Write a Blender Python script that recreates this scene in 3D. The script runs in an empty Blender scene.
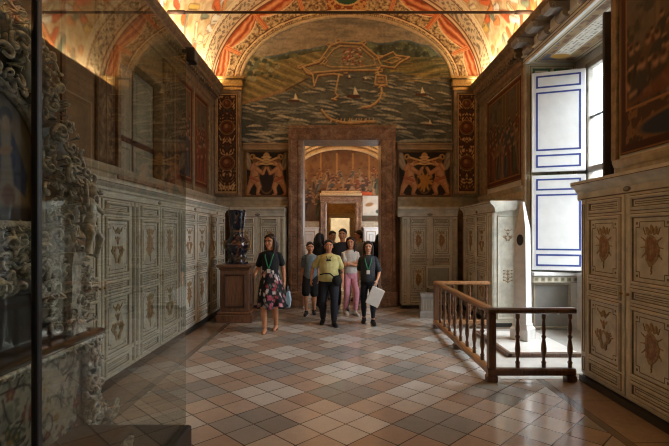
import bpy, bmesh, math, random
import numpy as np
from mathutils import Vector, Matrix
PI = math.pi
scene = bpy.context.scene
COL = scene.collection
rnd = random.Random(7)

# ------------------------------------------------------------------ helpers
def lin(c):
    return tuple((x / 12.92) if x <= 0.04045 else ((x + 0.055) / 1.055) ** 2.4 for x in c)
def hexc(r, g, b):
    return lin((r / 255, g / 255, b / 255))

class MB:
    """collects polygons for ONE mesh"""
    def __init__(s):
        s.v = []; s.f = []; s.m = []
    def add(s, vs, fs, mi=0):
        o = len(s.v); s.v.extend([tuple(p) for p in vs])
        for f in fs:
            s.f.append([i + o for i in f]); s.m.append(mi)
    def box(s, x0, x1, y0, y1, z0, z1, mi=0):
        s.add([(x0,y0,z0),(x1,y0,z0),(x1,y1,z0),(x0,y1,z0),(x0,y0,z1),(x1,y0,z1),(x1,y1,z1),(x0,y1,z1)],
              [(3,2,1,0),(4,5,6,7),(0,1,5,4),(1,2,6,5),(2,3,7,6),(3,0,4,7)], mi)
    def bbox(s, x0, x1, y0, y1, z0, z1, b=0.008, mi=0):
        """box with chamfered edges"""
        vs = []
        for zz in (z0, z0 + b, z1 - b, z1):
            k = b if zz in (z0, z1) else 0
            a0, a1, c0, c1 = x0 + k, x1 - k, y0 + k, y1 - k
            bb = b
            vs += [(a0+bb,c0,zz),(a1-bb,c0,zz),(a1,c0+bb,zz),(a1,c1-bb,zz),(a1-bb,c1,zz),(a0+bb,c1,zz),(a0,c1-bb,zz),(a0,c0+bb,zz)]
        fs = [tuple(range(7, -1, -1)), tuple(range(24, 32))]
        for r in range(3):
            for i in range(8):
                j = (i + 1) % 8
                fs.append((r*8+i, r*8+j, r*8+8+j, r*8+8+i))
        s.add(vs, fs, mi)
    def loft(s, rings, mi=0, cap=True, closed=True):
        n = len(rings[0]); vs = [p for r in rings for p in r]; fs = []
        for k in range(len(rings) - 1):
            for i in range(n if closed else n - 1):
                j = (i + 1) % n
                fs.append((k*n+i, k*n+j, (k+1)*n+j, (k+1)*n+i))
        if cap and closed:
            fs.append(tuple(range(n - 1, -1, -1))); fs.append(tuple(range((len(rings)-1)*n, len(rings)*n)))
        s.add(vs, fs, mi)
    def lathe(s, prof, n=16, c=(0,0,0), mi=0, sx=1, sy=1):
        rings = []
        for r, z in prof:
            rings.append([(c[0]+sx*r*math.cos(2*PI*i/n), c[1]+sy*r*math.sin(2*PI*i/n), c[2]+z) for i in range(n)])
        s.loft(rings, mi)
    def sqlathe(s, prof, c=(0,0,0), mi=0, sx=1, sy=1):
        rings = [[(c[0]-r*sx,c[1]-r*sy,c[2]+z),(c[0]+r*sx,c[1]-r*sy,c[2]+z),(c[0]+r*sx,c[1]+r*sy,c[2]+z),(c[0]-r*sx,c[1]+r*sy,c[2]+z)] for r, z in prof]
        s.loft(rings, mi)
    def tube(s, pts, rad, n=8, mi=0, caps=True, flat=1.0):
        pts = [Vector(p) for p in pts]
        if not hasattr(rad, '__len__'): rad = [rad] * len(pts)
        if caps:                       # rounded ends
            d0 = (pts[0]-pts[1]).normalized(); d1 = (pts[-1]-pts[-2]).normalized()
            P = [pts[0]+d0*rad[0]*0.85, pts[0]+d0*rad[0]*0.5] + pts + [pts[-1]+d1*rad[-1]*0.5, pts[-1]+d1*rad[-1]*0.85]
            R = [rad[0]*0.4, rad[0]*0.85] + list(rad) + [rad[-1]*0.85, rad[-1]*0.4]
        else: P, R = pts, list(rad)
        rings = []; prev = None
        for i, p in enumerate(P):
            d = (P[min(i+1, len(P)-1)] - P[max(i-1, 0)])
            if d.length < 1e-9: d = Vector((0,0,1))
            d.normalize()
            if prev is None:
                a = Vector((1,0,0)) if abs(d.x) < 0.8 else Vector((0,1,0))
                u = (a - d*a.dot(d)).normalized()
            else:
                u = prev - d*prev.dot(d)
                u = u.normalized() if u.length > 1e-6 else prev
            prev = u; w = d.cross(u)
            rings.append([p + u*(R[i]*math.cos(2*PI*k/n)) + w*(R[i]*flat*math.sin(2*PI*k/n)) for k in range(n)])
        s.loft(rings, mi)
    def ell(s, c, r, n=10, m=7, mi=0, rot=None):
        rings = []
        for k in range(m + 1):
            a = PI * (0.04 + 0.92 * k / m) - PI/2
            rings.append([Vector((r[0]*math.cos(a)*math.cos(2*PI*i/n), r[1]*math.cos(a)*math.sin(2*PI*i/n), r[2]*math.sin(a))) for i in range(n)])
        if rot is not None: rings = [[rot @ p for p in q] for q in rings]
        C = Vector(c)
        s.loft([[C + p for p in q] for q in rings], mi)
    def prism(s, poly, axis, a0, a1, mi=0):
        """poly in the two other axes (order: x->(y,z), y->(x,z), z->(x,y)) extruded along axis"""
        def mk(p, a):
            return (a, p[0], p[1]) if axis == 'x' else (p[0], a, p[1]) if axis == 'y' else (p[0], p[1], a)
        n = len(poly)
        vs = [mk(p, a0) for p in poly] + [mk(p, a1) for p in poly]
        fs = [tuple(range(n-1, -1, -1)), tuple(range(n, 2*n))] + [(i, (i+1) % n, n+(i+1) % n, n+i) for i in range(n)]
        s.add(vs, fs, mi)
    def frame(s, x0, x1, z0, z1, w, y, prof, mi=0):
        """mitred moulding round a rectangle in the xz plane, front towards -y; prof = [(t 0..1 across w, height)]"""
        rings = []
        for t, h in prof:
            k = t*w
            rings.append([(x0+k, y-h, z0+k), (x1-k, y-h, z0+k), (x1-k, y-h, z1-k), (x0+k, y-h, z1-k)])
        vs = [p for r in rings for p in r]; fs = []
        for k in range(len(rings)-1):
            for i in range(4):
                j = (i+1) % 4
                fs.append((k*4+i, k*4+j, (k+1)*4+j, (k+1)*4+i))
        s.add(vs, fs, mi)
    def mesh(s, name, mats, smooth=False):
        me = bpy.data.meshes.new(name)
        me.from_pydata(s.v, [], s.f)
        for m in (mats if isinstance(mats, (list, tuple)) else [mats]): me.materials.append(m)
        me.polygons.foreach_set('material_index', s.m)
        bm = bmesh.new(); bm.from_mesh(me)
        bmesh.ops.recalc_face_normals(bm, faces=bm.faces)
        bm.to_mesh(me); bm.free()
        if smooth:
            me.polygons.foreach_set('use_smooth', [True]*len(me.polygons))
            if smooth is not True: me.set_sharp_from_angle(angle=math.radians(smooth))
        me.update()
        return me
    def build(s, name, mats, parent=None, smooth=False, loc=None):
        return link(name, s.mesh(name, mats, smooth), parent, loc)

def link(name, me, parent=None, loc=None):
    o = bpy.data.objects.new(name, me); COL.objects.link(o)
    if parent is not None: o.parent = parent
    if loc is not None: o.location = loc
    return o
def tag(o, label=None, cat=None, group=None, kind=None):
    if label: o['label'] = label
    if cat: o['category'] = cat
    if group: o['group'] = group
    if kind: o['kind'] = kind
    return o
def struct(o):
    o['kind'] = 'structure'; return o
def empty(name, loc=(0,0,0), rz=0, label=None, cat=None, group=None):
    o = bpy.data.objects.new(name, None); COL.objects.link(o)
    o.location = loc; o.rotation_euler = (0,0,rz); o.empty_display_size = 0.1
    return tag(o, label, cat, group)
def copy_tree(o, parent=None):
    c = o.copy(); COL.objects.link(c)
    if parent is not None: c.parent = parent
    for ch in list(o.children): copy_tree(ch, c)
    return c

# ------------------------------------------------------------------ materials
class NT:
    def __init__(s, mat):
        mat.use_nodes = True; s.t = mat.node_tree; s.t.nodes.clear()
        s.out = s.t.nodes.new('ShaderNodeOutputMaterial')
    def n(s, typ, **kw):
        nd = s.t.nodes.new(typ)
        for k, v in kw.items(): setattr(nd, k, v)
        return nd
    def l(s, a, b): s.t.links.new(a, b)
    def m(s, op, a, b=None, c=None):
        nd = s.n('ShaderNodeMath', operation=op)
        for i, x in enumerate((a, b, c)):
            if x is None: continue
            if isinstance(x, (int, float)): nd.inputs[i].default_value = x
            else: s.l(x, nd.inputs[i])
        return nd.outputs[0]
    def mix(s, f, a, b, mode='MIX'):
        nd = s.n('ShaderNodeMix', data_type='RGBA', blend_type=mode)
        for i, x in ((0, f), (6, a), (7, b)):
            if isinstance(x, (int, float)): nd.inputs[i].default_value = x
            elif isinstance(x, tuple): nd.inputs[i].default_value = (*x, 1)
            else: s.l(x, nd.inputs[i])
        return nd.outputs[2]
    def noise(s, vec, scale, detail=3, rough=0.55, dist=0):
        nd = s.n('ShaderNodeTexNoise'); nd.inputs['Scale'].default_value = scale
        nd.inputs['Detail'].default_value = detail; nd.inputs['Roughness'].default_value = rough
        nd.inputs['Distortion'].default_value = dist
        if vec is not None: s.l(vec, nd.inputs['Vector'])
        return nd.outputs['Fac']
    def ramp(s, f, stops):
        nd = s.n('ShaderNodeValToRGB'); e = nd.color_ramp.elements
        while len(e) < len(stops): e.new(0.5)
        for k, (p, c) in enumerate(stops):
            e[k].position = p; e[k].color = (*c, 1)
        s.l(f, nd.inputs[0]); return nd.outputs[0]
    def bsdf(s, col, rough=0.6, metal=0.0, bump=None, bstr=0.2, bdist=0.01, spec=None, coat=0):
        b = s.n('ShaderNodeBsdfPrincipled')
        for key, x in (('Base Color', col), ('Roughness', rough), ('Metallic', metal)):
            if isinstance(x, tuple): b.inputs[key].default_value = (*x, 1)
            elif isinstance(x, (int, float)): b.inputs[key].default_value = x
            else: s.l(x, b.inputs[key])
        if spec is not None: b.inputs['Specular IOR Level'].default_value = spec
        if coat: b.inputs['Coat Weight'].default_value = coat; b.inputs['Coat Roughness'].default_value = 0.12
        if bump is not None:
            bp = s.n('ShaderNodeBump'); bp.inputs['Strength'].default_value = bstr; bp.inputs['Distance'].default_value = bdist
            s.l(bump, bp.inputs['Height']); s.l(bp.outputs[0], b.inputs['Normal'])
        s.l(b.outputs[0], s.out.inputs[0]); return b
    def obj(s): return s.n('ShaderNodeTexCoord').outputs['Object']
    def pos(s): return s.n('ShaderNodeNewGeometry').outputs['Position']

_mc = {}
def mat(name, c, rough=0.6, metal=0.0, var=0.25, scale=6.0, bump=0.1, c2=None, detail=4, dist=0.0, stretch=None, spec=None, coat=0):
    if name in _mc: return _mc[name]
    M = bpy.data.materials.new(name); t = NT(M); v = t.obj()
    if stretch:
        mp = t.n('ShaderNodeMapping'); mp.inputs['Scale'].default_value = stretch; t.l(v, mp.inputs[0]); v = mp.outputs[0]
    f = t.noise(v, scale, detail, 0.6, dist)
    d = c2 if c2 else tuple(x*(1-var) for x in c)
    h = c if c2 else tuple(min(1, x*(1+var*0.6)) for x in c)
    col = t.ramp(f, [(0.32, d), (0.68, h)])
    t.bsdf(col, rough, metal, bump=f if bump else None, bstr=bump, spec=spec, coat=coat)
    _mc[name] = M; return M
def attr_mat(name, rough=0.7, metal=0.0, grain=0.18, spec=0.4, bscale=60):
    if name in _mc: return _mc[name]
    M = bpy.data.materials.new(name); t = NT(M)
    a = t.n('ShaderNodeAttribute', attribute_name='Col')
    f = t.noise(t.obj(), bscale, 3)
    g = t.ramp(f, [(0.2, (1-grain,)*3), (0.8, (1.0,)*3)])
    t.bsdf(t.mix(1.0, a.outputs['Color'], g, 'MULTIPLY'), rough, metal, bump=f, bstr=0.12, bdist=0.004, spec=spec)
    _mc[name] = M; return M
def glass_mat(name, tint, base=0.04, gain=1.0):
    M = bpy.data.materials.new(name); t = NT(M)
    lw = t.n('ShaderNodeLayerWeight'); lw.inputs['Blend'].default_value = 0.5
    f = t.m('ADD', base, t.m('MULTIPLY', gain, t.m('POWER', lw.outputs['Facing'], 5.0)))
    f = t.m('MINIMUM', f, 1.0)
    tr = t.n('ShaderNodeBsdfTransparent'); tr.inputs[0].default_value = (*tint, 1)
    gl = t.n('ShaderNodeBsdfGlossy'); gl.inputs['Roughness'].default_value = 0.0
    mx = t.n('ShaderNodeMixShader'); t.l(f, mx.inputs[0]); t.l(tr.outputs[0], mx.inputs[1]); t.l(gl.outputs[0], mx.inputs[2])
    t.l(mx.outputs[0], t.out.inputs[0]); return M

CREAM = mat('cream_painted_wood', (0.60, 0.575, 0.485), 0.45, var=0.22, scale=7, bump=0.05)
CREAM_PANEL = mat('pale_green_cream_panel', (0.555, 0.545, 0.465), 0.45, var=0.25, scale=9, bump=0.05)
MOULD = mat('brown_gilt_moulding', (0.19, 0.14, 0.085), 0.45, metal=0.1, var=0.4, scale=20, bump=0.1)
GILT = mat('dull_gilt', (0.42, 0.27, 0.10), 0.42, metal=0.55, var=0.4, scale=25, bump=0.1)
EMB = mat('ochre_painted_emblem', (0.33, 0.22, 0.10), 0.55, var=0.5, scale=30, bump=0.1)
EMB_RED = mat('russet_painted_emblem', (0.27, 0.13, 0.07), 0.55, var=0.4, scale=30, bump=0.1)
TOE = mat('dark_toe_board', (0.022, 0.02, 0.017), 0.5, var=0.3)
BROWNWALL = mat('brown_cloth_panel', (0.15, 0.085, 0.045), 0.85, var=0.2, scale=12, bump=0.1)
PLASTER = mat('ochre_wall_plaster', (0.25, 0.165, 0.09), 0.8, var=0.35, scale=5, bump=0.1)
STONEBAND = mat('pale_stone_band', (0.42, 0.36, 0.26), 0.6, var=0.25, scale=8)
CORN = mat('gilded_brown_cornice', (0.27, 0.19, 0.115), 0.5, metal=0.15, var=0.4, scale=10)
RUSTPILL = mat('dark_rust_panel', (0.12, 0.04, 0.022), 0.6, var=0.4, scale=8)
WHITEWOOD = mat('white_painted_wood', (0.66, 0.66, 0.65), 0.4, var=0.06, scale=6, bump=0.02)
BLUELINE = mat('blue_painted_line', (0.03, 0.05, 0.22), 0.5, var=0.15)
WALNUT = mat('walnut_wood', (0.13, 0.055, 0.022), 0.32, var=0.45, scale=5, stretch=(8, 8, 1), bump=0.05, coat=0.3)
RAIL_LIT = mat('lit_honey_rail_wood', (0.30, 0.135, 0.05), 0.3, var=0.4, scale=5, stretch=(8, 1, 8), bump=0.05, coat=0.4)  # paler copy of the rail wood, with the light put into its colour
MARBLE = mat('white_marble', (0.62, 0.61, 0.59), 0.35, var=0.14, scale=4, dist=1.5, bump=0.02)
GREYSTONE = mat('grey_stone', (0.30, 0.28, 0.25), 0.6, var=0.25, scale=6)
SILVER = mat('tarnished_silver', (0.74, 0.74, 0.68), 0.40, metal=0.2, var=0.6, scale=30, bump=0.3)
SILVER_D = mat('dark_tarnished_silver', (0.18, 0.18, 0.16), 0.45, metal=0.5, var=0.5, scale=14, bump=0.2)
BLACK = mat('black_metal', (0.012, 0.012, 0.012), 0.4, var=0.2)
BLACKBASE = mat('black_plinth_paint', (0.016, 0.014, 0.013), 0.35, var=0.2)
BROWNTOP = mat('dark_brown_leather', (0.085, 0.05, 0.028), 0.5, var=0.3, scale=14)
IRON = mat('rusty_iron', (0.06, 0.03, 0.015), 0.6, metal=0.4, var=0.4)
GREYPANEL = mat('grey_panel_paint', (0.22, 0.21, 0.19), 0.6, var=0.12)
FRESCO = attr_mat('fresco_paint', 0.75)
VAULTMAT = attr_mat('vault_fresco_paint', 0.7, grain=0.15)
LACQ = attr_mat('painted_stone_inlay', 0.35, grain=0.2)

def marble_breccia(name, a, b, c, scale=3.0, rough=0.3):
    M = bpy.data.materials.new(name); t = NT(M); p = t.pos()
    f = t.noise(p, scale, 6, 0.65, 1.2)
    g = t.noise(p, scale*6, 4, 0.6, 2.0)
    col = t.ramp(f, [(0.36, a), (0.5, b), (0.62, c)])
    col = t.mix(0.4, col, t.ramp(g, [(0.35, a), (0.62, c)]))
    t.bsdf(col, rough, spec=0.5); return M
BRECCIA = marble_breccia('red_brown_breccia', (0.085, 0.036, 0.024), (0.22, 0.115, 0.07), (0.42, 0.28, 0.18))

def floor_material():
    M = bpy.data.materials.new('inlaid_marble_floor'); t = NT(M); p = t.pos()
    sp = t.n('ShaderNodeSeparateXYZ'); t.l(p, sp.inputs[0]); x, y = sp.outputs[0], sp.outputs[1]
    L = 0.40; x0, y0 = 0.068, 3.951
    X = t.m('SUBTRACT', x, x0); Y = t.m('SUBTRACT', y, y0)
    a = t.m('ADD', t.m('DIVIDE', t.m('ADD', X, Y), 2*L), 40.5)
    b = t.m('ADD', t.m('DIVIDE', t.m('SUBTRACT', X, Y), 2*L), 40.5)
    pa = t.m('MODULO', t.m('FLOOR', a), 2.0); pb = t.m('MODULO', t.m('FLOOR', b), 2.0)
    light = t.m('MULTIPLY', t.m('SUBTRACT', 1.0, pa), t.m('SUBTRACT', 1.0, pb))
    grey = t.m('MULTIPLY', pa, pb)
    a2 = t.m('MULTIPLY', a, 2.0); b2 = t.m('MULTIPLY', b, 2.0)
    cv = t.n('ShaderNodeCombineXYZ'); t.l(t.m('FLOOR', a2), cv.inputs[0]); t.l(t.m('FLOOR', b2), cv.inputs[1])
    wn = t.n('ShaderNodeTexWhiteNoise', noise_dimensions='2D'); t.l(cv.outputs[0], wn.inputs['Vector'])
    r = wn.outputs['Value']
    terra = t.ramp(r, [(0.0, (0.41, 0.31, 0.245)), (0.45, (0.485, 0.38, 0.305)), (0.8, (0.555, 0.465, 0.385)), (1.0, (0.61, 0.54, 0.46))])
    greyc = t.ramp(r, [(0.0, (0.30, 0.295, 0.275)), (1.0, (0.42, 0.405, 0.38))])
    lightc = t.ramp(r, [(0.0, (0.58, 0.56, 0.52)), (1.0, (0.70, 0.675, 0.63))])
    col = t.mix(grey, t.mix(light, terra, lightc), greyc)
    f = t.noise(p, 9, 6, 0.65, 1.0); g = t.noise(p, 45, 4, 0.6)
    col = t.mix(0.35, col, t.ramp(f, [(0.3, (0.62,)*3), (0.7, (1.0,)*3)]), 'MULTIPLY')
    col = t.mix(0.2, col, t.ramp(g, [(0.3, (0.6,)*3), (0.65, (1.0,)*3)]), 'MULTIPLY')
    def edge(q):
        fr = t.m('FRACT', q); return t.m('MINIMUM', fr, t.m('SUBTRACT', 1.0, fr))
    ed = t.m('MINIMUM', edge(a2), edge(b2))
    # straight border along the cabinets
    ctr = t.m('ABSOLUTE', t.m('SUBTRACT', x, 0.13))
    inb = t.m('GREATER_THAN', ctr, 2.12)
    b1 = t.m('MULTIPLY', t.m('GREATER_THAN', ctr, 2.12), t.m('LESS_THAN', ctr, 2.20))
    bcol = t.mix(b1, t.mix(0.6, (0.33, 0.24, 0.18), t.ramp(f, [(0.3, (0.26, 0.19, 0.145)), (0.7, (0.40, 0.31, 0.24))])), (0.19, 0.155, 0.125))
    yj = t.m('MINIMUM', edge(t.m('DIVIDE', y, 0.9)), 1.0)
    col = t.mix(inb, col, bcol)
    bj = t.m('ABSOLUTE', t.m('SUBTRACT', ctr, 2.12))
    bj2 = t.m('ABSOLUTE', t.m('SUBTRACT', ctr, 2.20))
    jt = t.m('MULTIPLY', t.m('LESS_THAN', ed, 0.019), t.m('SUBTRACT', 1.0, inb))
    jt = t.m('MAXIMUM', jt, t.m('LESS_THAN', t.m('MINIMUM', bj, bj2), 0.004))
    jt = t.m('MAXIMUM', jt, t.m('MULTIPLY', inb, t.m('LESS_THAN', yj, 0.004)))
    col = t.mix(jt, col, (0.085, 0.06, 0.048))
    ro = t.m('ADD', 0.09, t.m('MULTIPLY', f, 0.15))
    hb = t.m('ADD', t.m('MULTIPLY', f, 0.25), t.m('MULTIPLY', jt, -0.6))
    t.bsdf(col, ro, bump=hb, bstr=0.10, bdist=0.004, spec=0.7)
    return M
FLOORM = floor_material()

# ------------------------------------------------------------------ painting (per-vertex colour computed by formula)
def vnoise(U, V, sc, seed):
    x = U*sc + seed*17.13; y = V*sc + seed*9.71
    xi = np.floor(x); yi = np.floor(y); fx = x-xi; fy = y-yi
    fx = fx*fx*(3-2*fx); fy = fy*fy*(3-2*fy)
    def h(a, b):
        q = np.sin(a*127.1 + b*311.7 + seed*74.7)*43758.5453
        return q - np.floor(q)
    return (h(xi, yi)*(1-fx)+h(xi+1, yi)*fx)*(1-fy) + (h(xi, yi+1)*(1-fx)+h(xi+1, yi+1)*fx)*fy
def fbm(U, V, sc, seed=1, oc=4):
    r = 0; a = 0.5
    for k in range(oc):
        r = r + a*vnoise(U, V, sc*2**k, seed+k*3); a *= 0.5
    return r/(1-0.5**oc)
class Canvas:
    def __init__(s, U, V):
        s.U, s.V = U, V; s.c = np.zeros((U.size, 3))
    def fill(s, col, a=1.0):
        col = np.array(hexc(*col)); s.c += (col - s.c) * (a[:, None] if hasattr(a, 'shape') else a)
    def ramp(s, t, stops):
        t = np.clip(t, 0, 1); ps = [p for p, _ in stops]
        cs = np.array([hexc(*c) for _, c in stops])
        return np.stack([np.interp(t, ps, cs[:, k]) for k in range(3)], 1)
    def blend(s, cols, a): s.c += (cols - s.c) * (a[:, None] if hasattr(a, 'shape') else a)
    def _a(s, d, soft): return np.clip(0.5 - d/soft, 0, 1)
    def ell(s, cx, cy, rx, ry, col, rot=0, soft=0.01, a=1.0):
        c, q = math.cos(rot), math.sin(rot); x = s.U-cx; y = s.V-cy
        xx = (x*c+y*q)/rx; yy = (-x*q+y*c)/ry
        d = (np.sqrt(xx*xx+yy*yy)-1)*min(rx, ry)
        s.fill(col, s._a(d, soft)*a)
    def ring(s, cx, cy, rx, ry, w, col, soft=0.01, a=1.0):
        xx = (s.U-cx)/rx; yy = (s.V-cy)/ry
        d = np.abs(np.sqrt(xx*xx+yy*yy)-1)*min(rx, ry)-w
        s.fill(col, s._a(d, soft)*a)
    def cap(s, p, q, ra, rb, col, soft=0.01, a=1.0, shade=None):
        dx, dy = q[0]-p[0], q[1]-p[1]; L2 = dx*dx+dy*dy+1e-9
        t = np.clip(((s.U-p[0])*dx+(s.V-p[1])*dy)/L2, 0, 1)
        d = np.hypot(s.U-p[0]-t*dx, s.V-p[1]-t*dy) - (ra+(rb-ra)*t)
        s.fill(col, s._a(d, soft)*a)
        if shade:                                    # the painter's own modelling of the form
            s2 = np.hypot(s.U-p[0]-t*dx-0.3*ra, s.V-p[1]-t*dy-0.2*ra) - (ra+(rb-ra)*t)*0.55
            s.fill(shade, s._a(s2, max(soft, ra*0.9))*a*0.8)
    def line(s, pts, w, col, soft=0.008, a=1.0):
        for k in range(len(pts)-1): s.cap(pts[k], pts[k+1], w, w, col, soft, a)
    def poly(s, pts, col, soft=0.01, a=1.0):
        inside = np.zeros(s.U.size, bool); d = np.full(s.U.size, 1e9); n = len(pts)
        for i in range(n):
            (x0, y0), (x1, y1) = pts[i], pts[(i+1) % n]
            cond = ((y0 > s.V) != (y1 > s.V)); xx = (x1-x0)*(s.V-y0)/((y1-y0) if abs(y1-y0) > 1e-9 else 1e-9)+x0
            inside ^= cond & (s.U < xx)
            dx, dy = x1-x0, y1-y0; t = np.clip(((s.U-x0)*dx+(s.V-y0)*dy)/(dx*dx+dy*dy+1e-12), 0, 1)
            d = np.minimum(d, np.hypot(s.U-x0-t*dx, s.V-y0-t*dy))
        s.fill(col, s._a(np.where(inside, -d, d), soft)*a)
    def rect(s, x0, x1, y0, y1, col, soft=0.006, a=1.0):
        d = np.maximum(np.maximum(x0-s.U, s.U-x1), np.maximum(y0-s.V, s.V-y1)); s.fill(col, s._a(d, soft)*a)
    def rframe(s, x0, x1, y0, y1, w, col, soft=0.006, a=1.0):
        d = np.maximum(np.maximum(x0-s.U, s.U-x1), np.maximum(y0-s.V, s.V-y1)); d = np.abs(d+w)-w
        s.fill(col, s._a(d, soft)*a)
    def grain(s, amt=0.25, sc=12, seed=3):
        s.c *= (1-amt+2*amt*fbm(s.U, s.V, sc, seed))[:, None]
    def figure(s, x, y, h, robe, skin=(196, 150, 112), lean=0.0, arm=None, hi=None):
        """a painted standing figure, feet at (x,y)"""
        robe = tuple(int(0.62*q+0.38*p) for q, p in zip(robe, (88, 70, 50))); skin = tuple(int(0.75*q+0.25*p) for q, p in zip(skin, (88, 70, 50)))
        hi = hi or tuple(min(255, int(q*1.25)+8) for q in robe); so = h*0.05
        s.cap((x, y+h*0.04), (x+lean*h*0.4, y+h*0.62), h*0.15, h*0.12, robe, so, shade=hi)
        s.cap((x+lean*h*0.4, y+h*0.6), (x+lean*h*0.5, y+h*0.78), h*0.13, h*0.07, robe, so)
        s.cap((x-0.05*h, y+0.05*h), (x+lean*h*0.3-0.03*h, y+h*0.55), h*0.02, h*0.03, tuple(int(q*0.55) for q in robe), so)
        for sg in ((arm,) if arm else (-1, 1)):
            s.cap((x+lean*h*0.5+sg*0.1*h, y+h*0.74), (x+lean*h*0.5+sg*0.22*h, y+h*0.56), h*0.045, h*0.035, robe, so)
            s.cap((x+lean*h*0.5+sg*0.22*h, y+h*0.56), (x+lean*h*0.5+sg*0.12*h, y+h*0.62+0.04*h*sg), h*0.03, h*0.025, skin, so)
        s.ell(x+lean*h*0.55, y+h*0.9, h*0.06, h*0.078, skin, 0, so)
        s.ell(x+lean*h*0.55-0.01*h, y+h*0.945, h*0.064, h*0.05, (70, 45, 28), 0, so)
def grid_mesh(name, P, ny, nx, cols, m, back=None, smooth=True):
    """P: (ny*nx,3) points; cols (n,3) linear colours; back = offset vector for a solid slab"""
    n = nx*ny; P = np.asarray(P, float)
    idx = np.arange(n).reshape(ny, nx)
    q = np.stack([idx[:-1,:-1], idx[:-1,1:], idx[1:,1:], idx[1:,:-1]], -1).reshape(-1, 4)
    V = P; C = cols
    if back is not None:
        loop = np.concatenate([idx[0,:], idx[1:,-1], idx[-1,-2::-1], idx[-2:0:-1,0]])
        k = len(loop); V = np.concatenate([P, P[loop]+np.asarray(back)[None]]); C = np.concatenate([cols, cols[loop]])
        nb = n+np.arange(k)
        q2 = np.stack([loop, nb, np.roll(nb, -1), np.roll(loop, -1)], -1)
        q = np.concatenate([q, q2])
    me = bpy.data.meshes.new(name)
    me.vertices.add(len(V)); me.vertices.foreach_set('co', V.astype(np.float32).ravel())
    me.loops.add(q.size); me.loops.foreach_set('vertex_index', q.astype(np.int32).ravel())
    me.polygons.add(len(q)); me.polygons.foreach_set('loop_start', np.arange(0, q.size, 4, dtype=np.int32))
    me.update(calc_edges=True); me.validate()
    at = me.color_attributes.new('Col', 'FLOAT_COLOR', 'POINT')
    at.data.foreach_set('color', np.concatenate([np.clip(C, 0, 1), np.ones((len(V), 1))], 1).astype(np.float32).ravel())
    me.materials.append(m)
    return me
def painted(name, org, u, v, w, h, res, fn, m=None, parent=None, thick=0.02, top=None, hole=None):
    """flat painted panel; org = lower left corner, u/v unit vectors; top(U)->height for a shaped top"""
    nx = max(2, int(w/res)+1); ny = max(2, int(h/res)+1)
    su = np.linspace(0, 1, nx); sv = np.linspace(0, 1, ny)
    if top is not None: su = 0.5-0.5*np.cos(PI*su)
    S, T = np.meshgrid(su, sv); U = (S*w).ravel()
    V = (T.ravel()*(top(U) if top is not None else h))
    cv = Canvas(U, V); fn(cv, w, h)
    u = np.array(u, float); v = np.array(v, float); nrm = np.cross(u, v)
    P = np.array(org)[None] + U[:, None]*u[None] + V[:, None]*v[None]
    me = grid_mesh(name, P, ny, nx, cv.c, m or FRESCO, back=-nrm*thick)
    if hole:                                               # leave out what a door frame covers
        bm = bmesh.new(); bm.from_mesh(me); a, b, zt = hole
        bmesh.ops.delete(bm, geom=[q for q in bm.faces if a < q.calc_center_median().x < b and q.calc_center_median().z < zt], context='FACES')
        bm.to_mesh(me); bm.free()
    return link(name, me, parent)
def paint_attr(me, fn):
    n = len(me.vertices); co = np.empty(n*3, np.float32); me.vertices.foreach_get('co', co); co = co.reshape(-1, 3).astype(float)
    c = fn(co); at = me.color_attributes.new('Col', 'FLOAT_COLOR', 'POINT')
    at.data.foreach_set('color', np.concatenate([np.clip(c, 0, 1), np.ones((n, 1))], 1).astype(np.float32).ravel())
SKY, COVE, HALL, HALLFILL, EXPO = 19.0, 95.0, 130.0, 80.0, 0.74
# ------------------------------------------------------------------ the room shell
XL, XR, YF, YB, ZC = -2.86, 3.26, 10.5, -2.6, 5.0
XC, VA, VB = 0.2, 3.075, 2.46            # vault centre, half span, rise
YE = 46.0
f = MB(); f.box(-4.2, 4.6, YB-0.3, YE, -0.12, 0.0)
struct(f.build('floor', FLOORM))

def wall_with_hole(mb, x0, x1, y0, y1, z0, z1, hy0, hy1, hz0, hz1):
    mb.box(x0, x1, y0, hy0, z0, z1); mb.box(x0, x1, hy1, y1, z0, z1)
    if hz0 > z0: mb.box(x0, x1, hy0, hy1, z0, hz0)
    if hz1 < z1: mb.box(x0, x1, hy0, hy1, hz1, z1)
# left wall with one shallow shuttered window niche
f = MB(); wall_with_hole(f, -3.3, XL, YB-0.2, YF+0.3, 0, 5.12, 5.88, 7.34, 2.42, 4.02)
f.box(-3.3, -3.05, 5.88, 7.34, 2.42, 4.02)
struct(f.build('wall_left', PLASTER))
# right wall: thick masonry with a deep window bay, another added unseen for daylight
BAYS = [(5.37, 7.85), (-2.3, -0.9)]  # second bay: behind the camera, narrowed to temper its added daylight
f = MB()
f.box(XR, 4.35, 7.85, YF+0.3, 0, 5.12); f.box(XR, 4.35, -0.9, 5.37, 0, 5.12); f.box(XR, 4.35, YB-0.2, -2.3, 0, 5.12)
for y0, y1 in BAYS:
    f.box(XR, 4.35, y0, y1, 4.6, 5.12)
    wall_with_hole(f, 4.12, 4.35, y0, y1, 0, 4.6, y0+0.22, y1-0.28, 0.98, 4.46)
BAYPL = mat('pale_bay_plaster', (0.66, 0.64, 0.59), 0.75, var=0.12, scale=6)
struct(f.build('wall_right', BAYPL))
# far wall with the doorway
f = MB()
f.box(-3.3, -0.83, YF, YF+0.6, 0, 7.9); f.box(1.01, 4.35, YF, YF+0.6, 0, 7.9); f.box(-0.83, 1.01, YF, YF+0.6, 3.82, 7.9)
struct(f.build('wall_back', PLASTER))
f = MB(); f.box(-3.3, 4.35, YB-0.3, YB, 0, 7.9)
struct(f.build('wall_front', PLASTER))

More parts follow.
